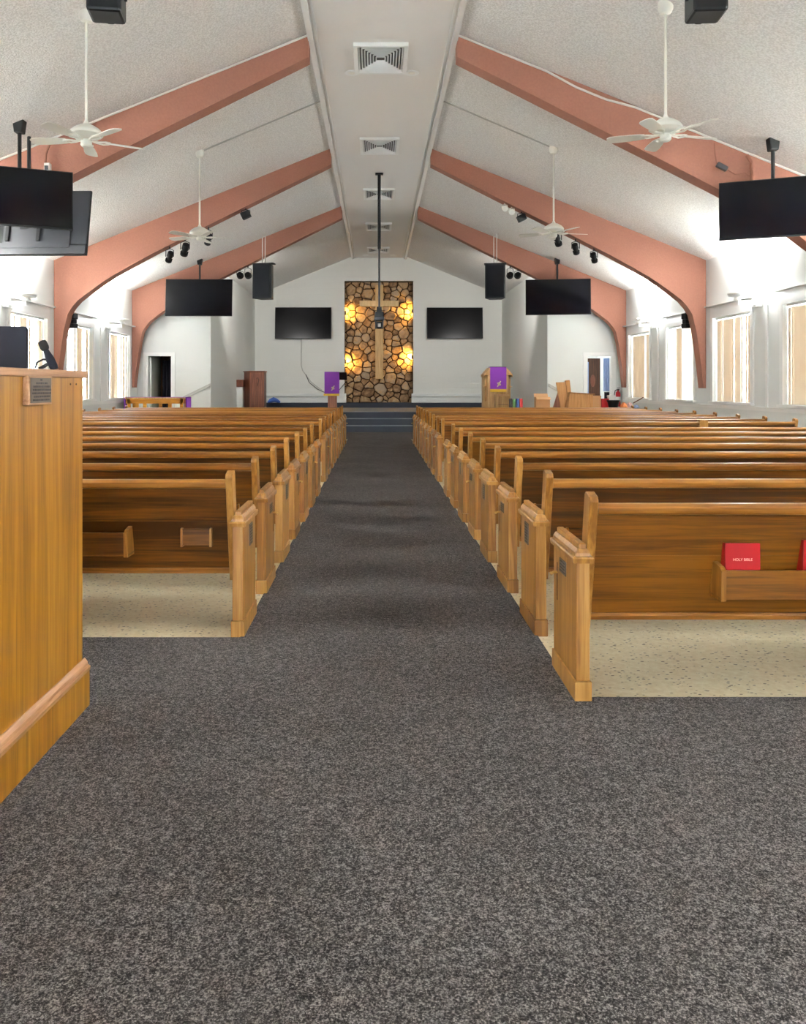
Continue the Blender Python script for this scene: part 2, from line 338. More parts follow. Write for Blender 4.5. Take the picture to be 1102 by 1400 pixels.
for s, x0, x1, lab, d0, d1 in ((-1, XL, AL, 'left', -5.70, -5.09), (1, AR, XR, 'right', 5.22, 5.84)):
    DZ = 2.03; mb = MB()
    top = gable(x0, x1)
    mb.prism([(x0, DZ), (x1, DZ)] + top[::-1], 'Y', YW, YW + .14)
    mb.box(x0, d0, YW, YW + .14, 0, DZ); mb.box(d1, x1, YW, YW + .14, 0, DZ)
    struct(mb.obj('wall_wing_' + lab, 'wing_paint'), 'white wing wall with doorway on the %s of the stage' % lab, 'wall')
    dn = 1 if s < 0 else 2
    dr = thing('door_%d' % dn, 'white framed open doorway in the %s wing wall' % lab, 'door', (0, YW, 0)); dr['kind'] = 'structure'
    box(d0 - .09, d0, -.025, 0, 0, DZ + .09).obj('casing', 'trim_white', dr); box(d1, d1 + .09, -.025, 0, 0, DZ + .09).obj('casing', 'trim_white', dr)
    box(d0, d1, -.025, 0, DZ, DZ + .09).obj('casing', 'trim_white', dr)
    box(d0, d0 + .02, -.0, .14, 0, DZ).obj('jamb', 'trim_white', dr); box(d1 - .02, d1, .0, .14, 0, DZ).obj('jamb', 'trim_white', dr)
    # little room behind
    a0, a1 = (x0, x1 - .14) if s < 0 else (x0 + .14, x1)
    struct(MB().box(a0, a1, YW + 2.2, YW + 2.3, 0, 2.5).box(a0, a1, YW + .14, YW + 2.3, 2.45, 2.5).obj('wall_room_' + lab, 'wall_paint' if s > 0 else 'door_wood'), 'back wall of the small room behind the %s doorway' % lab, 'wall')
    x = AL if s < 0 else AR
    struct(MB().prism([(x, YW + .14), (x, YS), (x + s * .14, YS), (x + s * .14, YW + .14)], 'Z', 0, ceil_z(x) - .02).obj('wall_stage_' + lab, 'wing_paint'), 'white wall at the %s side of the stage' % lab, 'wall')
    # sloping rail on the wing wall
    p0, p1 = (at(250, 544, YW - .03), at(287, 526, YW - .03)) if s < 0 else (at(776, 540, YW - .03), at(750, 526, YW - .03))
    t = struct(MB().prism([(p0.x, p0.z - .04), (p1.x, p1.z - .04), (p1.x, p1.z + .03), (p0.x, p0.z + .03)], 'Y', YW - .05, YW).obj('trim_%d' % (30 + dn), 'duct_grey'), 'sloping stair trim on the %s wing wall' % lab, 'trim')

# things in the left room: dark robes, wooden post ; right room: brown door, bright curtains
def drape(name, x0, x1, y, z0, z1, m, label, waves=5, amp=.03):
    n = 28; mb = MB(); a = []; 
    for k in range(n + 1):
        t = k / n; a.append((x0 + (x1 - x0) * t, y + amp * math.sin(t * waves * 2 * math.pi)))
    poly = a + [(p, q + .012) for p, q in reversed(a)]
    return tag(mb.prism(poly, 'Z', z0, z1).obj(name, m, None, True), label, 'curtain' if name == 'curtain' else 'robe')
drape('robe', -5.52, -5.3, YW + .75, .25, 1.95, 'dark_cloth', 'dark robe hanging behind the left doorway', 3)
drape('robe', -5.31, -5.12, YW + .6, .2, 1.98, 'dark_cloth', 'black robe beside the right jamb of the left doorway', 2)
drape('curtain', -5.6, -5.45, YW + .95, .3, 1.9, 'brown_cloth', 'brown drape behind the left doorway', 3)
dl = thing('door_leaf', 'white door leaf standing open inside the left doorway', 'door', (-5.675, YW + .15, 0))
box(0, .04, 0, .6, .01, 2.0).obj('panel', 'trim_white', dl); MB().lathe([(.001, 0), (.028, .01), (.03, .03), (.012, .05), (.012, .06)], 12, Matrix.Translation((.1, .52, .98)) @ Matrix.Rotation(R(-90), 4, 'Y')).obj('knob', 'brass', dl, True)
bd = thing('door_leaf', 'dark brown door with oval panel behind the right doorway', 'door', (5.47, YW + .8, 0))
box(-.03, .30, 0, .04, .01, 2.0).obj('panel', 'door_wood', bd)
MB().lathe([(.05, -.005), (.062, 0), (.062, .012), (.045, .012)], 20, Matrix.Translation((.11, -.001, 1.42)) @ Matrix.Rotation(R(90), 4, 'X') @ Matrix.Diagonal((1, 2.6, 1, 1))).obj('oval_moulding', 'pulpit_red_wood', bd, True)
drape('curtain', 5.26, 5.42, YW + .6, .3, 1.9, 'blue_cloth', 'pale blue curtain left of the brown door', 3, .02)
drape('curtain', 5.80, 5.98, YW + .6, 1.15, 2.0, 'blue_cloth', 'pale blue curtain right of the brown door', 3, .02)
drape('curtain', 5.85, 5.99, YW + .7, .2, 1.13, 'dark_cloth', 'dark cloth hanging low right of the brown door', 2, .02)
rl = thing('room_lamp', 'ceiling lamp of the small room behind the right doorway', 'lamp', (5.0, YW + 1.2, 2.3))
MB().lathe([(.04, 0), (.13, .03), (.15, .1), (.16, .145)], 16).obj('shade', 'clear_light', rl, True)
lamp('room_lamp_light', 'POINT', (0, 0, -.1), 7, (.9, .95, 1), rl, .1)

# stage wall with the stone niche
nx0, nx1 = (471 - CX) * YS / F, (565 - CX) * YS / F
nz0, nz1 = .72, HC + (CY - 384) * YS / F
mb = MB()
mb.prism([(AL, 0), (nx0, 0), (nx0, SZ), (SL, SZ), (AL, ceil_z(AL))] if nx0 > SL else [(AL, 0), (nx0, 0), (nx0, ceil_z(nx0)), (AL, ceil_z(AL))], 'Y', YS, YS + .12)
mb.prism([(nx1, 0), (AR, 0), (AR, ceil_z(AR)), (nx1, ceil_z(nx1))], 'Y', YS, YS + .12)
mb.prism([(nx0, nz1), (nx1, nz1), (nx1, ceil_z(nx1)), (SR, SZ), (SL, SZ), (nx0, ceil_z(nx0))], 'Y', YS, YS + .12)
ws = struct(mb.obj('wall_stage', 'painted_brick'), 'white painted stage wall behind the pulpits', 'wall')
for s, a, b in ((0, AL, nx0 + .06), (1, nx1 - .06, AR)):
    o = struct(MB().box(a, b, YS - .09, YS, .93, 1.03).box(a, b, YS - .03, YS, .72, .93).obj('trim_%d' % (40 + s), 'wing_paint'), 'white ledge along the stage wall %s of the stone panel' % ('left' if s == 0 else 'right'), 'trim')
YN = YS + .42
sw = struct(MB().box(nx0 - .1, nx1 + .1, YN, YN + .1, 0, nz1 + .1).box(nx0 - .1, nx0, YS + .12, YN, 0, nz1 + .1).box(nx1, nx1 + .1, YS + .12, YN, 0, nz1 + .1).box(nx0 - .1, nx1 + .1, YS + .12, YN, nz1, nz1 + .1).box(nx0, nx1, YS, YN, .5, nz0).obj('wall_stone', 'mortar'), 'rustic stone panel niche behind the wooden cross', 'wall')
# stones: jittered cells, clipped and shrunk
rs = random.Random(11); seeds = []
wN, hN = nx1 - nx0, nz1 - nz0
tries = 0
while len(seeds) < 175 and tries < 60000:
    tries += 1
    p = (rs.uniform(-.02, wN + .02), rs.uniform(-.02, hN + .02)); rad = rs.choice((.17, .19, .22, .27)) * max(.75, 1 - tries / 60000)
    if all(((p[0] - q[0]) * .85) ** 2 + ((p[1] - q[1]) * 1.15) ** 2 > ((rad + q[2]) * .5) ** 2 * 1.35 for q in seeds): seeds.append((p[0], p[1], rad))
def clip(poly, nx, ny, c):
    out = []
    for i in range(len(poly)):
        a, b = poly[i], poly[(i + 1) % len(poly)]; da = nx * a[0] + ny * a[1] - c; db = nx * b[0] + ny * b[1] - c
        if da <= 0: out.append(a)
        if (da < 0 < db) or (db < 0 < da): t = da / (da - db); out.append((a[0] + t * (b[0] - a[0]), a[1] + t * (b[1] - a[1])))
    return out
for (sx_, sy_, sr) in seeds:
    poly = [(0, 0), (wN, 0), (wN, hN), (0, hN)]
    for (qx, qy, qr) in seeds:
        dx, dy = qx - sx_, qy - sy_; d = math.hypot(dx, dy)
        if d < 1e-6 or d > 1.6: continue
        nx, ny = dx / d, dy / d; w = .5 + (sr - qr) / d * .5; w = min(.68, max(.32, w))
        poly = clip(poly, nx, ny, nx * (sx_ + dx * w) + ny * (sy_ + dy * w) - .010)
        if len(poly) < 3: break
    if len(poly) < 3: continue
    cx0 = sum(p[0] for p in poly) / len(poly); cy0 = sum(p[1] for p in poly) / len(poly)
    # extra points for a rougher outline
    P2 = []
    for i in range(len(poly)):
        a, b = poly[i], poly[(i + 1) % len(poly)]
        e = math.hypot(b[0] - a[0], b[1] - a[1])
        P2.append((a[0] + (cx0 - a[0]) * .03, a[1] + (cy0 - a[1]) * .03))
        if e > .1: P2.append(((a[0] + b[0]) / 2 + rs.uniform(-.016, .012), (a[1] + b[1]) / 2 + rs.uniform(-.016, .012)))
    if len(P2) < 3: continue
    dep = rs.uniform(.07, .15); tx, ty = rs.uniform(-.12, .12), rs.uniform(-.12, .12)
    rings = []
    for sc, yy in ((1, 0), (1, -dep * .6), (.95, -dep * .85), (.82, -dep)):
        rings.append([Vector(((p[0] - cx0) * sc, yy + (0 if yy == 0 else tx * (p[0] - cx0) + ty * (p[1] - cy0)) + (rs.uniform(-.008, .008) if sc < 1 else 0), (p[1] - cy0) * sc)) for p in P2])
    st = MB().loft(rings).obj('stone', 'stone', sw); st.location = (nx0 + cx0, YN, nz0 + cy0)
# cross
cz = lambda y: HC + (CY - y) * YS / F
cr = thing('cross', 'pale wooden cross mounted on the stone panel', 'cross', ((518.5 - CX) * YS / F, YS + .12, cz(518)))
ch = cz(389) - cz(518); hz = cz(414.5) - cz(518)
box(-.135, .135, 0, .1, 0, ch).obj('upright', 'cross_wood', cr, False, .006)
box(-.67, .67, -.004, .096, hz - .1, hz + .1).obj('crossbar', 'cross_wood', cr, False, .006)
for px, py, pw in ((476, 428, 1.0), (560, 426, 1.3), (476, 494, 1.1), (560, 488, 1.6), (518, 398, .5)):
    x = (px - CX) * (YS + .2) / F; z = HC + (CY - py) * (YS + .2) / F
    lf = thing('niche_lamp', 'small amber lamp in the stone niche, %s' % {(476, 428): 'upper left', (560, 426): 'upper right', (476, 494): 'lower left', (560, 488): 'lower right', (518, 398): 'behind the top of the cross'}[(px, py)], 'lamp', (x, YS + .16, z), 0, 'amber niche lamps')
    sgn = -1 if px < 500 else 1
    if px == 518:
        MB().box(-.05, .05, .1, .13, -.04, .04).obj('housing', 'black_metal', lf)
        lamp('niche_light', 'SPOT', (0, .05, .16), NICHE * pw * .6, (1, .6, .14), lf, .04, (R(75), 0, 0), spot_size=R(140), spot_blend=.6)
    else:
        xj = (nx0 if sgn < 0 else nx1) - x
        MB().box(xj, xj - sgn * .05, -.06, .02, -.07, .07).obj('housing', 'black_metal', lf)
        lamp('niche_light', 'SPOT', (xj - sgn * .1, .0, 0), NICHE * pw, (1, .56, .1), lf, .04, (R(90), 0, R(sgn * 18)), spot_size=R(158), spot_blend=.5)

# ------------------------------------------------------------------ pews
PL = 4.86
def pew_meshes(s, L_):
    X = lambda a, b: (s * a, s * b)
    D = {}
    D['end'] = box(*X(0, .057), 0, .42, .085, .585).mesh('end_panel', 'pew_end_wood')
    D['plinth'] = box(*X(-.007, .064), -.008, .428, 0, .085).mesh('plinth', 'pew_end_wood')
    rings = []
    for z, e in ((.570, 0), (.571, .012), (.590, .015), (.597, .012), (.598, .003), (.611, .001), (.628, -.008), (.629, -.013), (.646, -.013), (.650, -.018)):
        a, b = s * -e, s * (.057 + e); y0, y1 = -e * .9, .42 + e * .9
        rings.append([Vector(p) for p in ((a, y0, z), (b, y0, z), (b, y1, z), (a, y1, z))])
    D['cap'] = MB().loft(rings).mesh('cap', 'pew_end_wood')
    side = [(0.0, .822), (.012, .842), (.07, .856), (.088, .845), (.215, .27), (.135, .262)]
    D['upright'] = MB().prism(side, 'X', *sorted(X(.057, .094))).mesh('upright', 'pew_end_wood')
    D['upright2'] = MB().prism(side, 'X', *sorted(X(L_ - .035, L_))).mesh('upright', 'pew_end_wood')
    D['end2'] = box(*X(L_ - .057, L_), .22, .55, 0, .58).mesh('end_panel', 'pew_end_wood')
    ymid = lambda z: .03 + .125 * (.8 - z) / .49
    for i, (z0, z1) in enumerate(((.716, .77), (.585, .716), (.455, .585), (.325, .455))):
        e = .0; off = (.0, .0016, .0, .0016)[i]
        D['plank%d' % i] = MB().prism([(ymid(z0) + off, z0), (ymid(z1) + off, z1), (ymid(z1) + .024, z1), (ymid(z0) + .024, z0)], 'X', *sorted(X(.094, L_ - .035))).mesh('plank', 'pew_wood')
    rail = [(ymid(.762), .762), (.012, .768), (.004, .780), (.004, .796), (.014, .808), (.036, .813), (.055, .806), (.064, .79), (.064, .762)]
    D['rail'] = MB().prism(rail, 'X', *sorted(X(.094, L_ - .035))).mesh('top_rail', 'pew_trim_wood', True)
    D['brail'] = MB().prism([(ymid(.31) - .014, .298), (ymid(.31) + .03, .298), (ymid(.31) + .03, .325), (ymid(.31) - .010, .325), (ymid(.31) - .016, .315)], 'X', *sorted(X(.094, L_ - .035))).mesh('bottom_rail', 'pew_trim_wood')
    D['seat'] = MB().prism([(.15, .40), (.56, .425), (.585, .435), (.585, .455), (.56, .462), (.14, .435)], 'X', *sorted(X(.094, L_ - .057))).mesh('seat', 'pew_wood')
    D['support'] = MB().prism([(.16, 0), (.5, 0), (.48, .41), (.18, .40)], 'X', *sorted(X(L_ * .5, L_ * .5 + .04))).mesh('support', 'pew_end_wood')
    a, b = .6, 1.55
    yr = lambda z: ymid(z) - .105
    D['rack'] = MB().prism([(yr(.42), .42), (yr(.42) + .014, .42), (yr(.42) + .010, .535), (yr(.42) - .004, .535)], 'X', *sorted(X(a + .018, b - .018))).box(*X(a, b), yr(.42), ymid(.42), .415, .425).mesh('book_rack', 'pew_wood')
    for nm, q in (('br0', a), ('br1', b - .02)):
        D[nm] = MB().prism([(yr(.42) - .014, .41), (ymid(.41), .405), (ymid(.555), .56), (yr(.42) + .005, .55), (yr(.42) - .018, .535)], 'X', *sorted(X(q, q + .02))).mesh('bracket', 'pew_end_wood')
    D['pocket'] = MB().prism([(ymid(.46), .455), (ymid(.46) - .04, .46), (ymid(.46) - .044, .54), (ymid(.54), .545)], 'X', *sorted(X(.19, .33))).mesh('card_pocket', 'pew_wood')
    D['pe'] = box(*X(.178, .19), ymid(.46) - .046, ymid(.46), .452, .549).mesh('pocket_end', 'pew_end_wood')
    D['pe2'] = box(*X(.33, .342), ymid(.46) - .046, ymid(.46), .452, .549).mesh('pocket_end', 'pew_end_wood')
    D['plaque_small'] = box(*X(-.005, 0), .17, .285, .475, .535).mesh('plaque', 'bronze')
    D['plaque_tall'] = box(*X(-.005, 0), .19, .29, .435, .55).mesh('plaque', 'bronze')
    def lines(y0, y1, z0, z1, n):
        mb = MB(); rr = random.Random(3)
        for i in range(n):
            z = z1 - (z1 - z0) * (i + .7) / (n + .4); y = y0 + .01
            while y < y1 - .015:
                w = rr.uniform(.004, .012); mb.box(*X(-.0062, -.005), y, y + w, z - .003, z + .004); y += w + .003
        return mb
    D['let_small'] = lines(.17, .285, .475, .535, 4).mesh('lettering', 'bronze_letter')
    D['let_tall'] = lines(.19, .29, .435, .55, 7).mesh('lettering', 'bronze_letter')
    D['slot'] = box(*X(-.0015, .001), .338, .35, .33, .50).mesh('slot', 'dark_slot')
    D['hook'] = MB().tube([(s * .004, .344, .455), (s * -.018, .344, .455), (s * -.03, .336, .447), (s * -.032, .326, .455)], [.007, .006, .006, .007], 8).mesh('hook', 'brass', True)
    D['groove'] = MB().box(*X(-.0012, .001), .12, .124, .10, .57).box(*X(-.0012, .001), .30, .304, .10, .57).mesh('groove', 'dark_slot')
    return D
PD = {1: pew_meshes(1, PL), -1: pew_meshes(-1, PL)}
rightY = [3.334 + .873 * k for k in range(8)] + [10.93 + .873 * j for j in range(9)]
leftY = [4.18 + .885 * k for k in range(7)] + [10.93 + .873 * j for j in range(9)]
pews = {}
for s, ys, x, side in ((1, rightY, AISR, 'right'), (-1, leftY, AISL, 'left')):
    D = PD[s]
    for k, y in enumerate(ys):
        p = thing('pew', 'long honey-brown wooden pew, %s row from the entrance %s of the aisle' % (ORD[k], side), 'pew', (x + s * random.uniform(-.004, .004), y + random.uniform(-.01, .01), 0), 0, 'wooden pews %s of the aisle' % side)
        pews[(s, k)] = p
        e = link('end_panel', D['end'], p, .004); link('cap', D['cap'], e); link('plinth', D['plinth'], e, .003)
        link('upright', D['upright'], p, .003); link('upright', D['upright2'], p); link('end_panel', D['end2'], p)
        for i in range(4): link('plank', D['plank%d' % i], p)
        link('top_rail', D['rail'], p); link('bottom_rail', D['brail'], p); link('seat', D['seat'], p); link('support', D['support'], p)
        hooked = (k % 2 == 0) if s > 0 else (k % 2 == 1)
        pl = link('plaque', D['plaque_small' if hooked else 'plaque_tall'], e); pl['label'] = 'small bronze plaque'
        if k < 5: link('lettering', D['let_small' if hooked else 'let_tall'], pl)
        if hooked: link('slot', D['slot'], e); link('hook', D['hook'], e)['label'] = 'brass hook'
        if k < 6:
            rk = link('book_rack', D['rack'], p); link('bracket', D['br0'], rk); link('bracket', D['br1'], rk)
            if not (s > 0 and k == 0): pk = link('card_pocket', D['pocket'], p); link('pocket_end', D['pe'], pk); link('pocket_end', D['pe2'], pk)
    if s > 0:   # the joint in the back of the first pew past the cross aisle
        box(4.35 - AISR, 4.46 - AISR, -.012, .09, .30, .838).obj('back_joint', 'pew_end_wood', pews[(1, 8)], False, .003)
        # small cup holder on a pew top further back
        box(3.62, 3.68, -.006, .07, .74, .835).obj('back_joint', 'pew_end_wood', pews[(1, 3)], False, .003)

# red books in the nearest right rack
def book(x0, w, h, lean, label, text):
    b = thing('book', label, 'book', (x0, 3.334 + .048, .427), 0, 'red books in the pew rack')
    t = .058; mtx = Matrix.Rotation(R(-1), 4, 'X') @ Matrix.Rotation(R(lean), 4, 'Y')
    MB().box(0, w, 0, .004, 0, h, mtx).box(0, w, t - .004, t, 0, h, mtx).box(0, .006, 0, t, 0, h, mtx).obj('cover', 'red_cover', b, False, .0015)
    MB().box(.006, w - .006, .004, t - .004, .004, h - .005, mtx).obj('pages', 'page', b)
    if text:
        cu = bpy.data.curves.new('title', 'FONT'); cu.body = 'HOLY BIBLE'; cu.size = .0155; cu.extrude = .0002; cu.align_x = 'CENTER'; cu.materials.append(M['gold_letter'])
        o = bpy.data.objects.new('title', cu); C.objects.link(o); 
        dg = bpy.context.evaluated_depsgraph_get(); me = bpy.data.meshes.new_from_object(o.evaluated_get(dg)); bpy.data.objects.remove(o)
        o = link('title', me, b); o.matrix_local = mtx @ Matrix.Translation((w * .5, -.0007, h * .66)) @ Matrix.Rotation(R(90), 4, 'X')
book(1.452, .148, .215, 0, 'thick red book with pale title at the left end of the rack', True)
book(1.772, .148, .228, 2, 'taller red book at the right edge of the photo in the rack', False)

# ------------------------------------------------------------------ sound booth at the left
bt_ = thing('sound_booth', 'tall honey wood sound booth wall at the left of the entrance', 'booth', (-1.185, 0, 0))
BY0, BY1, BH = .6, 3.27, 1.33
box(-.05, 0, BY0, BY1, .16, BH).obj('side_panel', 'booth_wood', bt_)
box(-2.2, -.05, BY1 - .05, BY1 - .002, .16, BH).obj('front_panel', 'booth_wood', bt_)
base = MB().box(-.05, .022, BY0, BY1 + .022, 0, .15); base.box(-2.2, -.05, BY1 - .03, BY1 + .022, 0, .15)
bo = base.obj('base_board', 'booth_wood', bt_, False, .003)
prof = [(0, .15), (.024, .15), (.026, .165), (.016, .172), (.014, .182), (.004, .196), (0, .197)]
MB().prism(prof, 'Y', BY0, BY1 + .02).obj('base_moulding', 'booth_top_wood', bo)
box(-.42, .012, BY0, BY1 + .035, BH, BH + .028).obj('counter_top', 'booth_top_wood', bt_, False, .004)
for i in range(2): MB().lathe([(.004, 0), (.004, .002)], 8, Matrix.Translation((0, 3.14 + i * .06, 1.305)) @ Matrix.Rotation(R(90), 4, 'Y')).obj('screw', 'dark_slot', bt_)
pq = thing('wall_plaque', 'square bronze memorial plaque on the sound booth panel', 'plaque', (-1.185, 2.815, 1.283))
box(0, .02, -.098, .098, -.05, .05).obj('backing', 'booth_top_wood', pq, False, .002)
pl = box(.02, .023, -.085, .085, -.043, .043).obj('plate', 'bronze', pq)
mb = MB(); rr = random.Random(5)
for i, fr in enumerate((.1, .55, .85, .9, .95, .8, .9)):
    z = .036 - i * .0115; y = -.078 * fr
    while y < .078 * fr:
        w = rr.uniform(.006, .016); mb.box(.023, .0245, y, min(y + w, .08), z - .003, z + .0035); y += w + .005
mb.obj('lettering', 'bronze_letter', pl)
# monitor
mo = thing('monitor', 'dark navy monitor seen from behind on the booth counter', 'monitor', (-1.42, 3.06, BH + .028), R(6))
poly = []
for cx_2, cz_2, a0 in ((.085, .155, 0), (-.36, .155, 90), (-.36, .012, 180), (.085, .012, 270)):
    for k in range(4): a = R(a0 + k * 30); poly.append((cx_2 + .01 * math.cos(a), cz_2 + .01 * math.sin(a)))
MB().prism(poly, 'Y', 0, .025).obj('case', 'navy_plastic', mo)
MB().prism([(p * .96, q * .96 + .003) for p, q in poly], 'Y', .0255, .027).obj('screen', 'screen', mo)
MB().box(-.22, -.06, -.03, .06, 0, .008).obj('foot', 'black_plastic', mo)
# microphone
mi = thing('microphone', 'dark handset microphone with foam head leaning on the booth counter', 'microphone', (-1.242, 3.12, BH + .028))
d = Vector((-.042, 0, .09)).normalized()
pts = [Vector((0, 0, .016)), Vector((0, 0, .016)) + d * .03, Vector((0, 0, .016)) + d * .07, Vector((0, 0, .016)) + d * .078]
MB().tube([Vector((0, 0, .015)) + d * t for t in (-.012, .0, .03, .055, .075)], [.014, .0165, .0165, .012, .009], 14).obj('body', 'navy_plastic', mi, True)
MB().tube([Vector((0, 0, .015)) + d * t for t in (.068, .072, .08, .098, .106, .109)], [.008, .014, .0165, .0165, .014, .006], 14).obj('foam_head', 'foam_black', mi, True)
MB().tube([(-.005, 0, .04), (-.035, -.01, .042), (-.055, -.02, .03), (-.062, -.02, .008)], .0035, 8).obj('cable', 'cable_black', mi, True)
MB().tube([(-.055, 0, .006), (-.035, .0, .016), (-.022, 0, .024)], [.007, .007, .006], 8).obj('clip', 'dark_grey_plastic', mi, True)

# ------------------------------------------------------------------ uplights on the wall ledges
for s, x, side in ((-1, XL, 'left'), (1, XR, 'right')):
    for k, b in enumerate([-4.51] + BENTS[:4]):
        y = b + 2.85 if s > 0 else b + 2.98
        u = thing('uplight', 'white uplight bracket on the %s wall, %s from the entrance' % (side, ORD[k]), 'light', (x, y, 2.55), 0, 'wall uplights')
        box(-s * .06, 0, -.14, .14, .0, .1).obj('bracket', 'trim_white', u); box(-s * .34, -s * .06, -.04, .04, .03, .1).obj('arm', 'trim_white', u)
        MB().lathe([(.05, .1), (.06, .12), (.05, .16), (.13, .17), (.15, .21), (.14, .21), (.12, .18)], 20, Matrix.Translation((-s * .34, 0, 0))).obj('bowl', 'trim_white', u, True)
        MB().lathe([(.03, .175), (.05, .19), (.04, .215), (.01, .225)], 12, Matrix.Translation((-s * .34, 0, 0))).obj('bulb', 'lamp_glow', u, True)
        lamp('uplight_light', 'SPOT', (-s * .34, 0, .27), UPLIGHT * BAYS[k], (.93, .97, 1), u, .08, (R(180), R(s * 50), 0), spot_size=R(146), spot_blend=.7)
        lamp('uplight_glow', 'POINT', (-s * .3, 0, .3), GLOW, (.92, .97, 1), u, .08)

# ------------------------------------------------------------------ ceiling strip: vents and recessed lights
for i, py in enumerate((78, 198, 264, 309, 341)):
    d = (SZ - .06 - HC) * F / (CY - py); xc = .052
    vt = thing('air_vent', 'white ceiling air diffuser, %s from the entrance along the ridge strip' % ORD[i], 'vent', (xc, d, SZ - .06), 0, 'ridge air diffusers')
    w, l = .35, .47
    def frame(w, l, t, z0, z1):
        return MB().box(-w, w, -l, -l + t, z0, z1).box(-w, w, l - t, l, z0, z1).box(-w, -w + t, -l + t, l - t, z0, z1).box(w - t, w, -l + t, l - t, z0, z1)
    frame(w, l, .055, -.05, 0).obj('frame', 'trim_white', vt, False, .006)
    box(-w + .05, w - .05, -l + .05, l - .05, -.006, 0).obj('throat', 'vent_dark', vt)
    for q in range(7):
        f = 1 - q / 7.4; a, b2 = (w - .075) * f, (l - .075) * f
        r0 = [(-a, -b2, -.012), (a, -b2, -.012), (a, b2, -.012), (-a, b2, -.012)]; r1 = [(-a - .014, -b2 - .014, -.042), (a + .014, -b2 - .014, -.042), (a + .014, b2 + .014, -.042), (-a - .014, b2 + .014, -.042)]
        mb = MB(); vs = [Vector(p) for p in r0 + r1]; ins = [Vector((p[0] * .985, p[1] * .985, p[2])) for p in r0 + r1]
        fs = []
        for e in range(4): fs += [(e, (e + 1) % 4, 4 + (e + 1) % 4, 4 + e), (8 + e, 12 + e, 12 + (e + 1) % 4, 8 + (e + 1) % 4), (4 + e, 4 + (e + 1) % 4, 12 + (e + 1) % 4, 12 + e), (e, 8 + e, 8 + (e + 1) % 4, (e + 1) % 4)]
        mb.add(vs + ins, fs); mb.obj('louver', 'trim_white', vt)
for i, (px, py, lab) in enumerate(((481, 99.5, 'left of the nearest diffuser'), (563, 99.5, 'right of the nearest diffuser'), (500, 352, 'left at the stage end'), (537, 352, 'right at the stage end'))):
    d = min(26.9, (SZ - .06 - HC) * F / (CY - py)); x = (px - CX) * d / F
    r = thing('recessed_light', 'round white recessed downlight, %s of the ridge strip' % lab, 'light', (x, d, SZ - .06), 0, 'recessed downlights')
    MB().lathe([(.05, -.004), (.085, -.012), (.1, -.006), (.1, 0)], 20).obj('ring', 'trim_white', r, True)
    MB().lathe([(.001, -.008), (.045, -.009), (.05, -.003)], 16).obj('lens', 'clear_light', r, True)

# ------------------------------------------------------------------ ceiling fans
def fan(px, canpy, hubpy, d, rot, label, droptilt=0):
    x = (px - CX) * d / F; zc = ceil_z(x); zh = HC + (CY - hubpy) * d / F
    f = thing('ceiling_fan', label, 'fan', (x, d, zh), R(rot), 'white ceiling fans')
    top = zc - zh
    MB().lathe([(.02, top - .1), (.05, top - .09), (.07, top - .05), (.07, top + .02)], 18).obj('canopy', 'fan_white', f, True)
    MB().lathe([(.014, .07), (.014, top - .08)], 10).obj('downrod', 'fan_white', f, True)
    MB().lathe([(.05, -.05), (.10, -.045), (.125, -.025), (.155, -.005), (.155, .012), (.145, .03), (.12, .055), (.07, .085), (.03, .10), (.018, .13)], 28).obj('motor_housing', 'fan_white', f, True)
    MB().lathe([(.012, -.125), (.04, -.12), (.055, -.10), (.05, -.05)], 18).obj('switch_cup', 'fan_white', f, True)
    for k in range(5):
        m_ = Matrix.Rotation(R(72 * k), 4, 'Z') @ Matrix.Translation((0, 0, -.055))
        mi_ = MB().tube([m_ @ Vector(p) for p in ((.05, 0, .0), (.11, .02, -.006), (.17, .045, -.004), (.21, .03, 0), (.23, 0, .002))], .009, 6)
        mi_.tube([m_ @ Vector(p) for p in ((.05, 0, .0), (.11, -.02, -.006), (.17, -.045, -.004), (.21, -.03, 0), (.23, 0, .002))], .009, 6)
        pit = Matrix.Rotation(R(11), 4, 'X'); out = [(.19, -.042), (.27, -.056), (.42, -.064), (.51, -.062), (.54, -.04), (.545, 0), (.54, .04), (.51, .062), (.42, .064), (.27, .056), (.19, .042)]
        bl = MB().prism(out, 'Z', -.004, .004, m_ @ pit).obj('blade', 'fan_blade', f)
        mi_.obj('blade_iron', 'fan_white', bl, True)
    return f
fan(118, 20, 184, 7.78, 32, 'white five-blade ceiling fan in the left foreground')
fan(910, 7, 176, 7.76, 15, 'white five-blade ceiling fan in the right foreground')
fan(273, 215, 319, 12.5, 14, 'white five-blade ceiling fan farther down on the left')
fan(757, 211, 314, 12.5, 10, 'white five-blade ceiling fan farther down on the right')
for s in (-1, 1):
    x0 = (271 - CX) * 12.5 / F if s < 0 else (758 - CX) * 12.5 / F; x1 = SL if s < 0 else SR
    tag(MB().tube([(x0, 12.5, ceil_z(x0) - .012), (x1, 12.4, SZ - .012)], .011, 6).obj('conduit', 'duct_grey', None, True), 'thin grey conduit from the farther %s fan up to the ridge strip' % ('left' if s < 0 else 'right'), 'conduit')

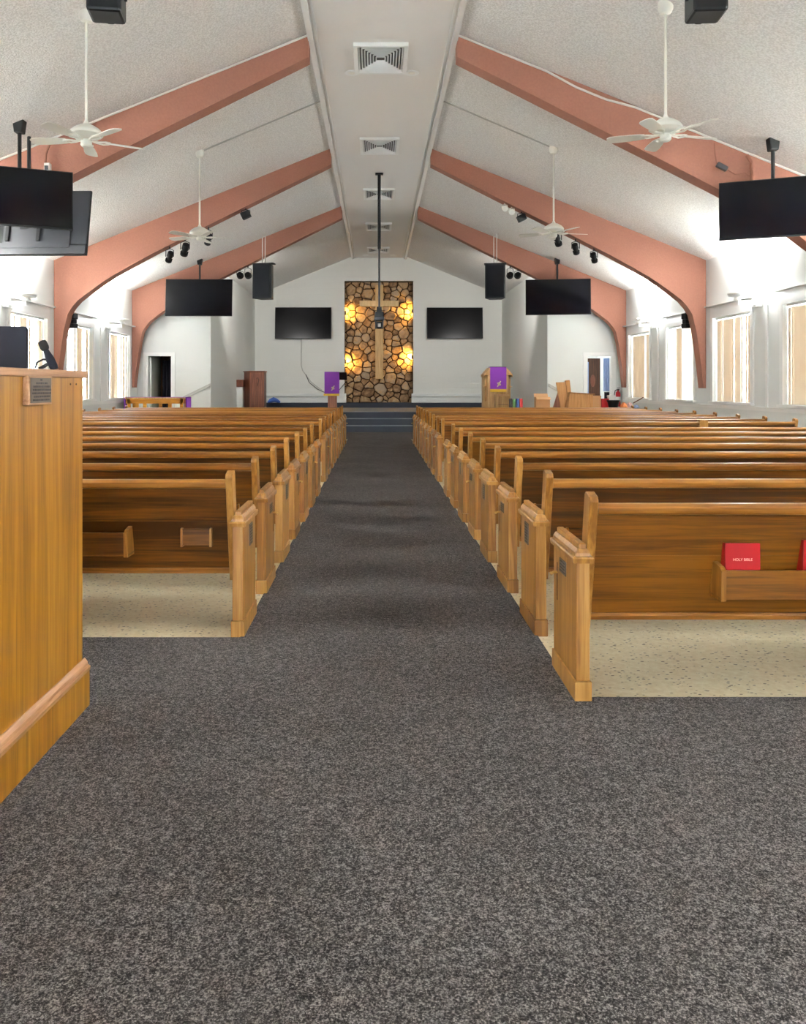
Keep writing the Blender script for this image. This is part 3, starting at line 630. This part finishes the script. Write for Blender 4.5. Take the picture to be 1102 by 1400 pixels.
# ------------------------------------------------------------------ hanging screens
def screen(px, d, ztop, zc, w, yaw, pitch, label, back=False, mount=True, roll=0):
    x = (px - CX) * d / F; h = w * .5625; t = .045
    tv = thing('television', label, 'screen', (x, d, zc), 0, 'screens hung from the ceiling' if mount else 'screens on the stage wall')
    m_ = Matrix.Rotation(R(yaw), 4, 'Z') @ Matrix.Rotation(R(pitch), 4, 'X')
    if back: m_ = m_ @ Matrix.Rotation(R(180), 4, 'Z')
    c = MB().box(-w / 2, w / 2, -.012, .022, -h / 2, h / 2, m_).obj('case', 'black_plastic', tv, False, .004)
    MB().box(-w / 2 + .012, w / 2 - .012, -.0135, -.011, -h / 2 + .018, h / 2 - .012, m_).obj('panel', 'screen', tv)
    MB().box(-w * .36, w * .36, .022, .055, -h * .4, h * .18, m_).obj('rear_housing', 'dark_grey_plastic', tv, False, .006)
    if back:
        MB().box(-w / 2 + .005, w / 2 - .005, .022, .05, -h / 2 + .005, -h / 2 + .12, m_).obj('rear_band', 'dark_grey_plastic', tv, False, .006)
        MB().box(-w / 2 + .005, w / 2 - .005, .022, .034, -h / 2 + .13, h / 2 - .01, m_).obj('rear_panel', 'dark_grey_plastic', tv, False, .004)
        for q in (-.16, .22): MB().box(q, q + .04, .05, .08, -h * .3, h * .3, m_).obj('mount_rail', 'black_metal', tv)
        MB().box(.3, .42, .052, .058, -h * .32, -h * .05, m_).obj('port_panel', 'black_plastic', tv)
    if mount:
        z1 = ztop - zc
        MB().tube([(0, .09, 0), (0, .09, z1 - .06)], .022, 10).obj('pole', 'black_metal', tv, True)
        MB().prism([(-.045, z1 - .12), (.045, z1 - .12), (.065, z1 + .03), (-.065, z1 + .03)], 'Y', .035, .145).obj('ceiling_mount', 'black_metal', tv, False, .01)
        MB().box(-.1, .1, .05, .1, -.1, .1, m_).obj('bracket', 'black_metal', tv)
    return tv
zc = lambda py, d: HC + (CY - py) * d / F
xx = lambda px, d: (px - CX) * d / F
screen(22, 9.3, ceil_z(xx(22, 9.3)), zc(269, 9.3), 1.22, 22, -4, 'black hanging screen in the left foreground facing the pews')
screen(1062, 9.45, ceil_z(xx(1062, 9.45)), zc(284, 9.45), 1.24, -22, -4, 'black hanging screen in the right foreground')
screen(42, 9.86, 0, zc(306, 9.86), 1.46, -3, -11, 'larger hanging screen seen from behind in the left foreground', True, False)
screen(272, 19.3, ceil_z(xx(272, 19.3)), zc(407, 19.3), 1.58, 1, -5, 'black hanging screen before the farthest arch beam on the left')
screen(763, 19.3, ceil_z(xx(763, 19.3)), zc(406, 19.3), 1.52, -9, -5, 'black hanging screen before the farthest arch beam on the right')
o = screen(414.5, YS - .12, 0, zc(442, YS), 1.90, 0, -5, 'wide screen on the stage wall left of the stone panel', False, False)
screen(622, YS - .12, 0, zc(442, YS), 1.88, 0, -5, 'wide screen on the stage wall right of the stone panel', False, False)
# pole of the rear-facing screen
for o in [o for o in C.objects if o.get('label', '').startswith('larger hanging')]:
    z1 = ceil_z(o.location.x) - o.location.z
    MB().tube([(0, -.05, .1), (0, -.05, z1)], .022, 10).obj('pole', 'black_metal', o, True)
    MB().box(-.1, .14, -.07, -.02, -.08, .12).obj('bracket', 'black_metal', o)
# cable below the left stage-wall screen
pts = [at(412, 463, YS - .03), at(412, 500, YS - .03), at(414, 507, YS - .03), at(426, 523, YS - .04), at(440, 533, YS - .05)]
tag(MB().tube(pts, .016, 6).obj('cable', 'duct_grey', None, True), 'grey cable hanging from the left stage-wall screen', 'cable')
tag(MB().tube([at(418, 512, YS - .12), at(423, 523, YS - .12), at(434, 532, YS - .14), at(445, 537, YS - .1), at(463, 534, YS - .08), at(474, 521, YS - .04)], .013, 6).obj('cable', 'cable_black', None, True), 'dark cable looping behind the draped music stand', 'cable')

# ------------------------------------------------------------------ hanging loudspeakers
def speaker(px, d, yaw, label):
    x = xx(px, d); zt, zb = zc(361, d), zc(408, d); h = zt - zb
    sp = thing('loudspeaker', label, 'loudspeaker', (x, d, zb), R(yaw), 'hanging loudspeakers')
    hw = .24
    out = [(-hw, -.02), (-hw + .03, -.05), (hw - .03, -.05), (hw, -.02), (hw * .62, .34), (-hw * .62, .34)]
    MB().prism(out, 'Z', 0, h).obj('cabinet', 'black_plastic', sp, False, .01)
    MB().box(-hw + .035, hw - .035, -.065, -.05, .03, h - .03).obj('grille', 'speaker_grille', sp, False, .006)
    MB().box(-hw - .02, hw + .02, .02, .2, h, h + .03).obj('rigging_plate', 'black_metal', sp)
    for q in (-.035, .035): MB().tube([(q, .1, h + .03), (q, .1, ceil_z(x) - zb)], .011, 6).obj('rod', 'cable_white', sp, True)
    return sp
speaker(358.5, 19.2, -14, 'black loudspeaker hung on two rods left of the stage opening')
speaker(677, 19.2, -10, 'black loudspeaker hung on two rods right of the stage opening')

# ------------------------------------------------------------------ camera pole from the ridge strip
d = (SZ - .06 - HC) * F / (CY - 237); x = xx(518.5, d)
zb = zc(425, d)
pc = thing('ceiling_camera', 'black camera on a long pole hanging from the ridge strip', 'camera', (x, d, zb))
top = SZ - .06 - zb
MB().box(-.08, .08, -.05, .05, top - .03, top).obj('mount_plate', 'black_metal', pc, False, .006)
MB().lathe([(.032, top * .45), (.032, top - .03)], 10).obj('upper_tube', 'black_metal', pc, True); MB().lathe([(.02, .0), (.02, top * .46)], 10).obj('lower_tube', 'dark_grey_plastic', pc, True)
MB().box(-.085, .085, -.07, .09, -.12, -.02).box(-.05, .05, -.04, .06, -.02, .08).box(-.1, .12, -.01, .0, -.0, .012).obj('bracket', 'black_metal', pc, False, .008)
MB().box(-.1, .1, -.09, .12, -.20, -.12).obj('base', 'dark_grey_plastic', pc, False, .012)
MB().box(-.085, -.05, -.08, .08, -.36, -.2).box(.05, .085, -.08, .08, -.36, -.2).obj('yoke', 'dark_grey_plastic', pc, False, .008)
hd = MB().box(-.05, .05, -.08, .1, -.36, -.22).obj('head', 'black_plastic', pc, False, .012); MB().lathe([(.035, 0), (.04, .03), (.03, .035)], 14, Matrix.Translation((0, .1, -.29)) @ Matrix.Rotation(R(-90), 4, 'X')).obj('lens', 'screen', hd, True)
MB().box(-.03, .03, -.085, -.08, -.33, -.26).obj('rear_plate', 'clear_light', pc)

# ------------------------------------------------------------------ stage spotlights hung under the beams
def spot(px, py, d, size, az, label, m='black_metal', attach=None, kind='profile'):
    p = at(px, py, d)
    s_ = thing('spotlight', label, 'spotlight', p, 0, 'stage spotlights under the beams')
    aim = Matrix.Rotation(R(az), 4, 'Z') @ Matrix.Rotation(R(-62), 4, 'X')     # lens axis towards the stage, tilted down
    k = size
    if kind == 'par':
        aim = Matrix.Rotation(R(az), 4, 'Z') @ Matrix.Rotation(R(100), 4, 'X')
        MB().lathe([(.3 * k, -.5 * k), (.5 * k, -.3 * k), (.55 * k, .3 * k), (.62 * k, .32 * k), (.62 * k, .45 * k), (.5 * k, .46 * k)], 18, aim).obj('can', m, s_, True)
        MB().lathe([(.01, .37 * k), (.5 * k, .38 * k), (.52 * k, .4 * k)], 18, aim).obj('lens', 'dark_grey_plastic', s_, True)
        if d > 18: lamp('stage_light', 'SPOT', Vector((0, .6 * k, 0)), STAGE, (1, .98, .95), s_, .12, (R(82), 0, 0), spot_size=R(84), spot_blend=.9)
    elif kind == 'box':
        MB().box(-.6 * k, .6 * k, -.45 * k, .45 * k, -.45 * k, .45 * k, Matrix.Rotation(R(az), 4, 'Z') @ Matrix.Rotation(R(-25), 4, 'Y')).obj('housing', m, s_, False, .01)
        MB().box(-.5 * k, .5 * k, .45 * k, .5 * k, -.38 * k, .38 * k, Matrix.Rotation(R(az), 4, 'Z') @ Matrix.Rotation(R(-25), 4, 'Y')).obj('lens', 'screen', s_)
    else:
        aim = Matrix.Rotation(R(az), 4, 'Z') @ Matrix.Rotation(R(125), 4, 'X')
        aim = Matrix.Rotation(R(az), 4, 'Z') @ Matrix.Rotation(R(-128), 4, 'X')
        MB().lathe([(.25 * k, -.9 * k), (.42 * k, -.8 * k), (.45 * k, -.1 * k), (.32 * k, 0), (.32 * k, .5 * k), (.48 * k, .52 * k), (.48 * k, .85 * k), (.4 * k, .86 * k)], 14, aim).obj('barrel', m, s_, True)
        MB().box(-.5 * k, .5 * k, -.06 * k, .06 * k, .4 * k, .45 * k, aim).obj('shutter', m, s_)
    zt = (attach if attach is not None else p.z + .14) - p.z
    MB().tube([(-.55 * k, 0, 0), (-.55 * k, 0, zt * .6), (0, 0, zt * .75), (.55 * k, 0, zt * .6), (.55 * k, 0, 0)], .008, 6).obj('yoke', m, s_, True)
    MB().tube([(0, 0, zt * .72), (0, 0, zt)], .012, 8).obj('clamp', m, s_, True)
    return s_
def under(x):                                        # z of a beam's underside
    t = abs(x - MID); pr = bp[:14]
    for (a, za), (b, zb_) in zip(pr[:-1], pr[1:]):
        if b <= t <= a: return za + (zb_ - za) * (a - t) / (a - b)
    return 5.37
for px, py, k, az, kind, lab in ((232, 351, .13, 30, 'profile', 'leftmost of the black ones under the left middle beam'), (253, 341, .15, 25, 'profile', 'second black one under the left middle beam'), (285, 327, .13, 25, 'profile', 'black one behind the farther left fan'), (336, 294, .14, 0, 'box', 'square black one near the ridge on the left'),
                          (762, 328, .14, -30, 'profile', 'black one behind the farther right fan'), (787, 340, .13, -25, 'profile', 'second black one under the right middle beam'), (812, 352, .12, -25, 'profile', 'rightmost black one under the right middle beam'), (713, 298, .13, 0, 'box', 'square black one near the ridge on the right')):
    d = 15.06
    spot(px, py, d, k, az, 'stage spotlight, ' + lab, 'black_metal', under(xx(px, d)) + .01, kind)
for px, py, lab in ((690, 285, 'higher'), (699.5, 290, 'lower')):
    spot(px, py, 15.06, .09, 0, 'small white spotlight under the right middle beam, %s of two' % lab, 'fan_white', under(xx(px, 15.06)) + .01, 'par')
for px, py, lab in ((328, 376, 'left of the pair beside the left loudspeaker'), (339, 376, 'right of the pair beside the left loudspeaker'), (697.5, 376, 'left of the pair beside the right loudspeaker'), (708, 376, 'right of the pair beside the right loudspeaker')):
    d = 19.86
    spot(px, py, d, .14, 180, 'round black stage lamp, ' + lab, 'black_metal', under(xx(px, d)) + .01, 'par')
# two near ones cut by the top of the picture
for px, lab, az in ((145, 'left', 8), (966, 'right', -4)):
    d = 5.32; p = at(px, 0, d)
    s_ = thing('spotlight', 'black boxy stage light cut by the top edge on the %s' % lab, 'spotlight', p, R(az), 'foreground stage lights')
    MB().box(-.11, .11, -.1, .12, -.11, .12).obj('housing', 'black_plastic', s_, False, .02)
    MB().lathe([(.07, 0), (.085, .02), (.085, .05), (.075, .05)], 18, Matrix.Translation((0, .12, 0)) @ Matrix.Rotation(R(-90), 4, 'X')).obj('lens', 'screen', s_, True)
    MB().tube([(-.03, -.105, -.02), (-.01, -.125, .045), (.03, -.12, .03), (.04, -.105, -.04)], .008, 6).obj('handle', 'chrome', s_, True)
    zt = under(p.x) - p.z
    MB().tube([(-.125, 0, 0), (-.125, 0, .16), (.125, 0, .16), (.125, 0, 0)], .01, 6).obj('yoke', 'black_metal', s_, True)
    MB().tube([(0, 0, .15), (0, 0, zt)], .02, 8).obj('drop_pipe', 'black_metal', s_, True)
# small speakers on the middle beam legs
for px, lab, s in ((100, 'left', -1), (938, 'right', 1)):
    p = at(px, 438, 15.38)
    sp = thing('beam_speaker', 'small black speaker bracketed behind the %s middle beam' % lab, 'loudspeaker', p, R(20 * s), 'small beam speakers')
    MB().box(-.06, .06, -.06, .07, -.15, -.06).box(-.045, .045, -.05, .06, -.06, .02).box(-.06, .06, -.06, .07, .02, .13).obj('cabinet', 'black_plastic', sp, False, .015)
    MB().tube([(0, 0, .13), (s * .02, -.03, .22)], .015, 8).box(-.02, .1 if s > 0 else .02, -.24, -.12, .1, .14) .obj('bracket', 'black_metal', sp, True)

# cables along the nearest visible beam
for s, lab in ((-1, 'left'), (1, 'right')):
    y = BENTS[2] - .02; pts = []
    for k in range(13):
        x = (SL - .05 if s < 0 else SR + .05) + s * 4.4 * k / 12
        pts.append((x, y - .005, ceil_z(x) - .03 - (.05 if (k in (4, 5) and s > 0) else 0)))
    tag(MB().tube(pts, .014, 6).obj('cable', 'cable_white', None, True), 'white cable run along the top of the nearest visible beam on the %s' % lab, 'cable')
pw = thing('power_adapter', 'small power adapter dangling by its cord on the right beam', 'adapter', at(987, 228, 9.98))
MB().box(-.07, .07, -.025, .025, -.03, .03, Matrix.Rotation(R(28), 4, 'Y')).obj('brick', 'dark_grey_plastic', pw, False, .006)
MB().tube([(-.06, 0, .03), (-.08, .01, .16), (-.085, .02, .3)], .007, 6).obj('cord', 'cable_brown', pw, True)
MB().tube([(.06, 0, -.03), (.16, 0, -.09), (.27, 0, -.08), (.36, 0, -.12)], .007, 6).obj('cord', 'cable_brown', pw, True)
tag(MB().tube([at(1021, 212, 10.0), at(1027, 222, 10.0), at(1028, 240, 10.0), at(1027, 258, 9.95)], .022, 8).obj('cable', 'cable_brown', None, True), 'brown cable bundle dropping to the right foreground screen', 'cable')
tag(MB().tube([at(78, 189, 10.0), at(68, 197, 10.0), at(63, 210, 10.0), at(62, 222, 10.0)], .014, 8).obj('cable', 'cable_brown', None, True), 'brown cable dropping behind the left foreground screen', 'cable')
jb = thing('junction_box', 'small white plug adapter on the left foreground beam', 'adapter', at(65, 231, 9.98))
MB().box(-.035, .035, -.03, .04, -.07, .07).obj('body', 'clear_light', jb, False, .006); MB().box(-.02, .02, -.05, -.03, -.02, .03).obj('plug', 'dark_grey_plastic', jb)

# ------------------------------------------------------------------ stage furniture
# left brown pulpit
PZ = .556
d = 23.75
lp = thing('organ_console', 'tall reddish brown wooden console at the left of the stage', 'console', (xx(346, d), d, PZ), R(0))
h = zc(507, d) - PZ; w = .33
lpw = MB().prism([(-.34, .45), (-.10, 0), (.33, 0), (.33, .45)], 'Z', 0, h - .03)
lpw.obj('body', 'pulpit_red_wood', lp, False, .01)
MB().prism([(-.37, .47), (-.12, -.025), (.35, -.025), (.35, .47)], 'Z', h - .03, h).obj('top', 'pulpit_red_wood', lp, False, .008)
box(-.6, -.3, .1, .4, h * .6, h * .78).obj('side_shelf', 'pulpit_red_wood', lp, False, .01); box(-.55, -.33, .15, .4, 0, h * .6).obj('side_leg', 'white_paint', lp)
MB().tube([(.10, -.006, h * .8), (.14, -.006, h * .83), (.17, -.006, h * .78), (.15, -.006, h * .70), (.13, -.006, h * .62)], .01, 6).obj('emblem', 'dark_slot', lp, True)
# grey box on the wall
# purple draped lectern (music stand)
d = 23.5
ms = thing('music_stand', 'stand draped with a purple cloth left of the steps', 'stand', (xx(454, d), d, PZ))
zt = zc(509, d) - PZ; zbot = zc(541, d) - PZ
MB().box(-.12, .14, -.04, .1, 0, zbot + .1).obj('column', 'pulpit_red_wood', ms, False, .008)
MB().box(-.24, .26, -.12, .22, 0, .05).obj('foot', 'pulpit_red_wood', ms, False, .006)
MB().prism([(-.07, zt - .02), (.32, zt - .22), (.32, zt - .18), (-.07, zt + .005)], 'X', -.21, .42).obj('desk', 'black_metal', ms)
MB().box(-.215, .215, -.09, -.078, zbot + .05, zt + .012).box(-.215, .215, -.09, .1, zt + .004, zt + .014).obj('cloth', 'purple_cloth', ms)
MB().box(-.24, .215, -.094, -.08, zbot, zbot + .06).obj('fringe', 'gold_fringe', ms)
def emblem(parent, x, y, z, k):
    mb = MB()
    for a, l in ((55, 1.0), (-35, .62), (20, .5), (100, .4)):
        mb.box(-.1 * k, .1 * k, -.006, .0, -l * k * .6, l * k * .6, Matrix.Translation((x, y, z)) @ Matrix.Rotation(R(a - 25), 4, 'Y'))
    return mb.obj('emblem', 'cream_emblem', parent)
emblem(ms, .03, -.092, zbot + .22, .14)
# right pulpit
d = 23.6
rp = thing('pulpit', 'pale oak pulpit with purple cloth at the right of the stage', 'pulpit', (xx(681, d), d, PZ))
zt = zc(502, d) - PZ; zs = zc(513, d) - PZ
MB().prism([(-.30, 0), (.30, 0), (.40, .25), (.40, .6), (-.40, .6), (-.40, .25)], 'Z', 0, zs).obj('body', 'oak_wood', rp, False, .008)
MB().prism([(-.24, zt - .01), (.24, zt - .01), (.42, zs + .02), (.42, zs - .05), (.40, zs - .05), (.40, zs), (-.40, zs), (-.40, zs - .05), (-.42, zs - .05), (-.42, zs + .02)], 'Y', -.03, .62).obj('desk', 'oak_wood', rp, False, .006)
zcl = zc(532, d) - PZ
MB().box(-.235, .235, -.045, -.032, zcl, zt + .01).box(-.235, .235, -.045, .3, zt - .006, zt + .01).obj('cloth', 'purple_cloth', rp)
MB().box(-.235, .235, -.05, -.034, zcl - .08, zcl).obj('fringe', 'gold_fringe', rp)
emblem(rp, .02, -.047, zcl + .15, .16)
for q in (-.355, .355):
    MB().box(q - .012, q + .012, .05, .07, zs - .75, zs - .12).box(q - .05, q + .05, .05, .07, zs - .35, zs - .325).obj('side_cross', 'chair_wood', rp)
# box in front of the pulpit
d = 23.32
bx_ = thing('wooden_box', 'plywood box with slanted lid before the right pulpit', 'box', (xx(686, d), d, PZ))
zt = zc(539, d) - PZ
MB().prism([(-.15, 0), (.15, 0), (.15, zt), (-.15, zt - .06)], 'X', -.2, .22).obj('body', 'oak_wood', bx_, False, .006); MB().box(-.12, .16, -.16, -.15, zt - .3, zt - .29).obj('handle', 'dark_slot', bx_)
# communion table at left
d = 18.75
ct = thing('communion_table', 'honey coloured wooden table with purple runner at the left front', 'table', (xx(212, d), d, 0))
zt = zc(543.5, d); hw = .70
box(-hw, hw, -.02, .5, zt - .03, zt).obj('table_top', 'oak_wood', ct, False, .006)
box(-hw + .03, hw - .03, .0, .03, zt - .14, zt - .03).obj('apron', 'honey_wood', ct)
for q in (-1, 1):
    for yy in (.0, .42): box(q * (hw - .09) - .035, q * (hw - .09) + .035, yy, yy + .06, 0, zt - .03).obj('leg', 'honey_wood', ct)
for q in (-.42, -.24, .12, .34): box(q - .04, q + .04, .0, .03, .3, zt - .14).obj('spindle', 'honey_wood', ct)
box(-hw + .05, hw - .05, .0, .03, .22, .3).obj('lower_rail', 'honey_wood', ct)
MB().box(hw - .001, hw + .03, .04, .46, zt - .5, zt + .006).box(-hw - .03, -hw + .001, .04, .46, zt - .5, zt + .006).box(-hw - .03, hw + .03, .04, .46, zt, zt + .006).obj('runner', 'purple_cloth', ct)

# front table on the right and the clutter on it
TZ = .78
for x0, x1, lab in ((2.95, 4.4, 'nearer the aisle'), (4.42, 5.87, 'by the right wall')):
    t = thing('folding_table', 'long folding table before the front pew, %s' % lab, 'table', ((x0 + x1) / 2, 18.95, 0), 0, 'folding tables')
    hw = (x1 - x0) / 2
    box(-hw, hw, -.3, .3, TZ - .03, TZ).obj('table_top', 'chair_wood', t, False, .006)
    for q in (-1, 1):
        for yy in (-.26, .23): box(q * (hw - .12) - .015, q * (hw - .12) + .015, yy, yy + .03, 0, TZ - .03).obj('leg', 'black_metal', t)
d = 18.85
def on(px): return xx(px, d)
# wooden chair-like stand
cs = thing('wooden_chair', 'small tilted wooden chair with box front standing on the front table', 'chair', (on(784), d, TZ))
zt = zc(521, d) - TZ; zm = zc(536, d) - TZ
MB().prism([(-.40, zt - .03), (-.30, -.0), (-.18, .0), (-.08, zt - .02)], 'Y', .0, .05).obj('back_panel', 'chair_wood', cs, False, .008)
MB().box(-.12, -.02, -.03, .1, .25, zt + .03, Matrix.Rotation(R(-6), 4, 'Y')).obj('back_post', 'chair_wood', cs, False, .015)
MB().prism([(-.17, 0), (.42, 0), (.42, zm - .04), (-.12, zm)], 'Y', -.14, .12).obj('box_front', 'chair_wood', cs, False, .008)
MB().box(-.14, .44, -.16, .14, zm - .035, zm - .01, Matrix.Rotation(R(3.5), 4, 'Y')).obj('lid', 'chair_wood', cs, False, .006)
MB().prism([(-.46, 0), (-.22, 0), (-.34, zt * .62)], 'Y', .06, .1).obj('brace', 'pulpit_red_wood', cs)
def cbox(name, px0, px1, py0, label, m, dd=.0, dep=.2, open_=False, cat='box', rz=0):
    x0, x1 = on(px0), on(px1); z1 = zc(py0, d) - TZ
    t = thing(name, label, cat, ((x0 + x1) / 2, d + dd, TZ), R(rz)); hw = (x1 - x0) / 2
    if open_:
        MB().box(-hw, hw, 0, .008, 0, z1).box(-hw, hw, dep - .008, dep, 0, z1).box(-hw, -hw + .008, .008, dep - .008, 0, z1).box(hw - .008, hw, .008, dep - .008, 0, z1).box(-hw, hw, 0, dep, 0, .008).obj('body', m, t)
        MB().box(-hw, hw, -.1, 0, 0, .006, Matrix.Translation((0, 0, z1)) @ Matrix.Rotation(R(35), 4, 'X')).obj('flap', m, t); MB().box(-hw, hw, 0, .1, 0, .006, Matrix.Translation((0, dep, z1)) @ Matrix.Rotation(R(50), 4, 'X')).obj('flap', m, t)
    else:
        box(-hw, hw, 0, dep, 0, z1 * .86).obj('body', m, t, False, .006); box(-hw - .006, hw + .006, -.006, dep + .006, z1 * .86, z1).obj('lid', m, t, False, .004)
    return t
cbox('cardboard_box', 733, 752, 543, 'open cardboard box with flaps up on the front table', 'cardboard', 0, .22, True)
cbox('cardboard_box', 811, 822, 541, 'cardboard box right of the tilted wooden chair', 'cardboard', .02, .2)
cbox('storage_box', 823, 833, 545, 'red and white box on the front table', 'red_plastic', .03, .12)
cbox('carton', 833.5, 843, 540.5, 'white carton behind the dark tub', 'white_paint', .08, .12)
for px, m, hh, lab in ((699, 'dark_cloth', 545, 'dark'), (703.8, 'green_plastic', 546, 'green'), (708.6, 'blue_plastic', 545, 'blue'), (713.4, 'red_plastic', 545, 'red')):
    t = thing('book', 'small %s book standing on the front table beside the plywood box' % lab, 'book', (on(px), d + .05, TZ), R(random.uniform(-4, 4)), 'small books on the front table')
    z1 = zc(hh, d) - TZ
    MB().box(-.03, .03, 0, .004, 0, z1).box(-.03, .03, .116, .12, 0, z1).box(-.03, -.026, 0, .12, 0, z1).obj('cover', m, t); MB().box(-.026, .026, .004, .116, .003, z1 - .006).obj('pages', 'page', t)
tb = thing('tub', 'dark plastic tub with rim on the front table', 'tub', (on(836), d - .14, TZ))
z1 = zc(547, d) - TZ
MB().lathe([(.10, 0), (.135, z1 - .03), (.15, z1 - .03), (.15, z1), (.138, z1), (.125, z1 - .03), (.09, .01)], 20).obj('body', 'black_plastic', tb, True)
MB().lathe([(.001, z1 - .02), (.06, z1 - .01), (.12, z1 - .02)], 16).obj('contents', 'blue_cloth', tb, True)
def rag(px, w, h, m, label, seed, dd):
    rg = random.Random(seed); n = 14; mb = MB(); vs = []; fs = []
    for i in range(n):
        for j in range(n):
            u, v2 = i / (n - 1) * 2 - 1, j / (n - 1) * 2 - 1; r2 = max(0, 1 - (u * u + v2 * v2))
            vs.append((u * w, v2 * .13, .004 + h * r2 ** .6 * (.65 + .5 * rg.random())))
    for i in range(n - 1):
        for j in range(n - 1): fs.append((i * n + j, (i + 1) * n + j, (i + 1) * n + j + 1, i * n + j + 1))
    o = mb.add(vs, fs).obj('cloth', m, None, True); o.location = (on(px), d + dd, TZ); so = o.modifiers.new('thick', 'SOLIDIFY'); so.thickness = .004; so.offset = 1
    tag(o, label, 'cloth', 'crumpled cloths on the front table')
rag(851, .08, .12, 'orange_cloth', 'crumpled orange cloth on the front table', 1, -.1)
rag(862, .07, .12, 'pink_cloth', 'crumpled pale pink cloth on the front table', 2, .08)
rag(867, .05, .07, 'blue_cloth', 'small crumpled blue cloth near the right wall', 3, -.16)
# blue bundle on the stage at left
d2 = 26.9
o = MB().tube([at(366, 550, d2), at(370, 548, d2), at(374, 546.5, d2), at(378, 547.5, d2), at(383, 550, d2)], [.03, .07, .09, .07, .03], 10).obj('cloth_bundle', 'blue_plastic', None, True)
tag(o, 'small blue bundle on the stage floor by the console', 'bundle')
# fire extinguisher
fx = thing('fire_extinguisher', 'red fire extinguisher on the wing wall beside the right doorway', 'extinguisher', (xx(845, YW - .12), YW - .12, .78))
MB().lathe([(.05, 0), (.06, .02), (.06, .30), (.045, .36), (.02, .38), (.02, .40)], 18).obj('cylinder', 'extinguisher_red', fx, True)
MB().lathe([(.0605, .12), (.0605, .24)], 18).obj('label_band', 'white_paint', fx)
MB().box(-.02, .02, -.05, .05, .40, .43).box(-.015, .015, -.1, .02, .45, .465).obj('handle', 'black_metal', fx); MB().tube([(-.02, 0, .41), (-.07, 0, .40), (-.09, 0, .3), (-.085, 0, .15)], .01, 8).obj('hose', 'black_metal', fx, True)
MB().box(-.03, .03, .06, .12, .2, .35).obj('wall_bracket', 'black_metal', fx)
tag(MB().tube([at(866, 551, 18.6), at(880, 543, 18.3)], .012, 8).obj('pole', 'pulpit_red_wood', None, True), 'brown pole leaning by the right windows', 'pole')
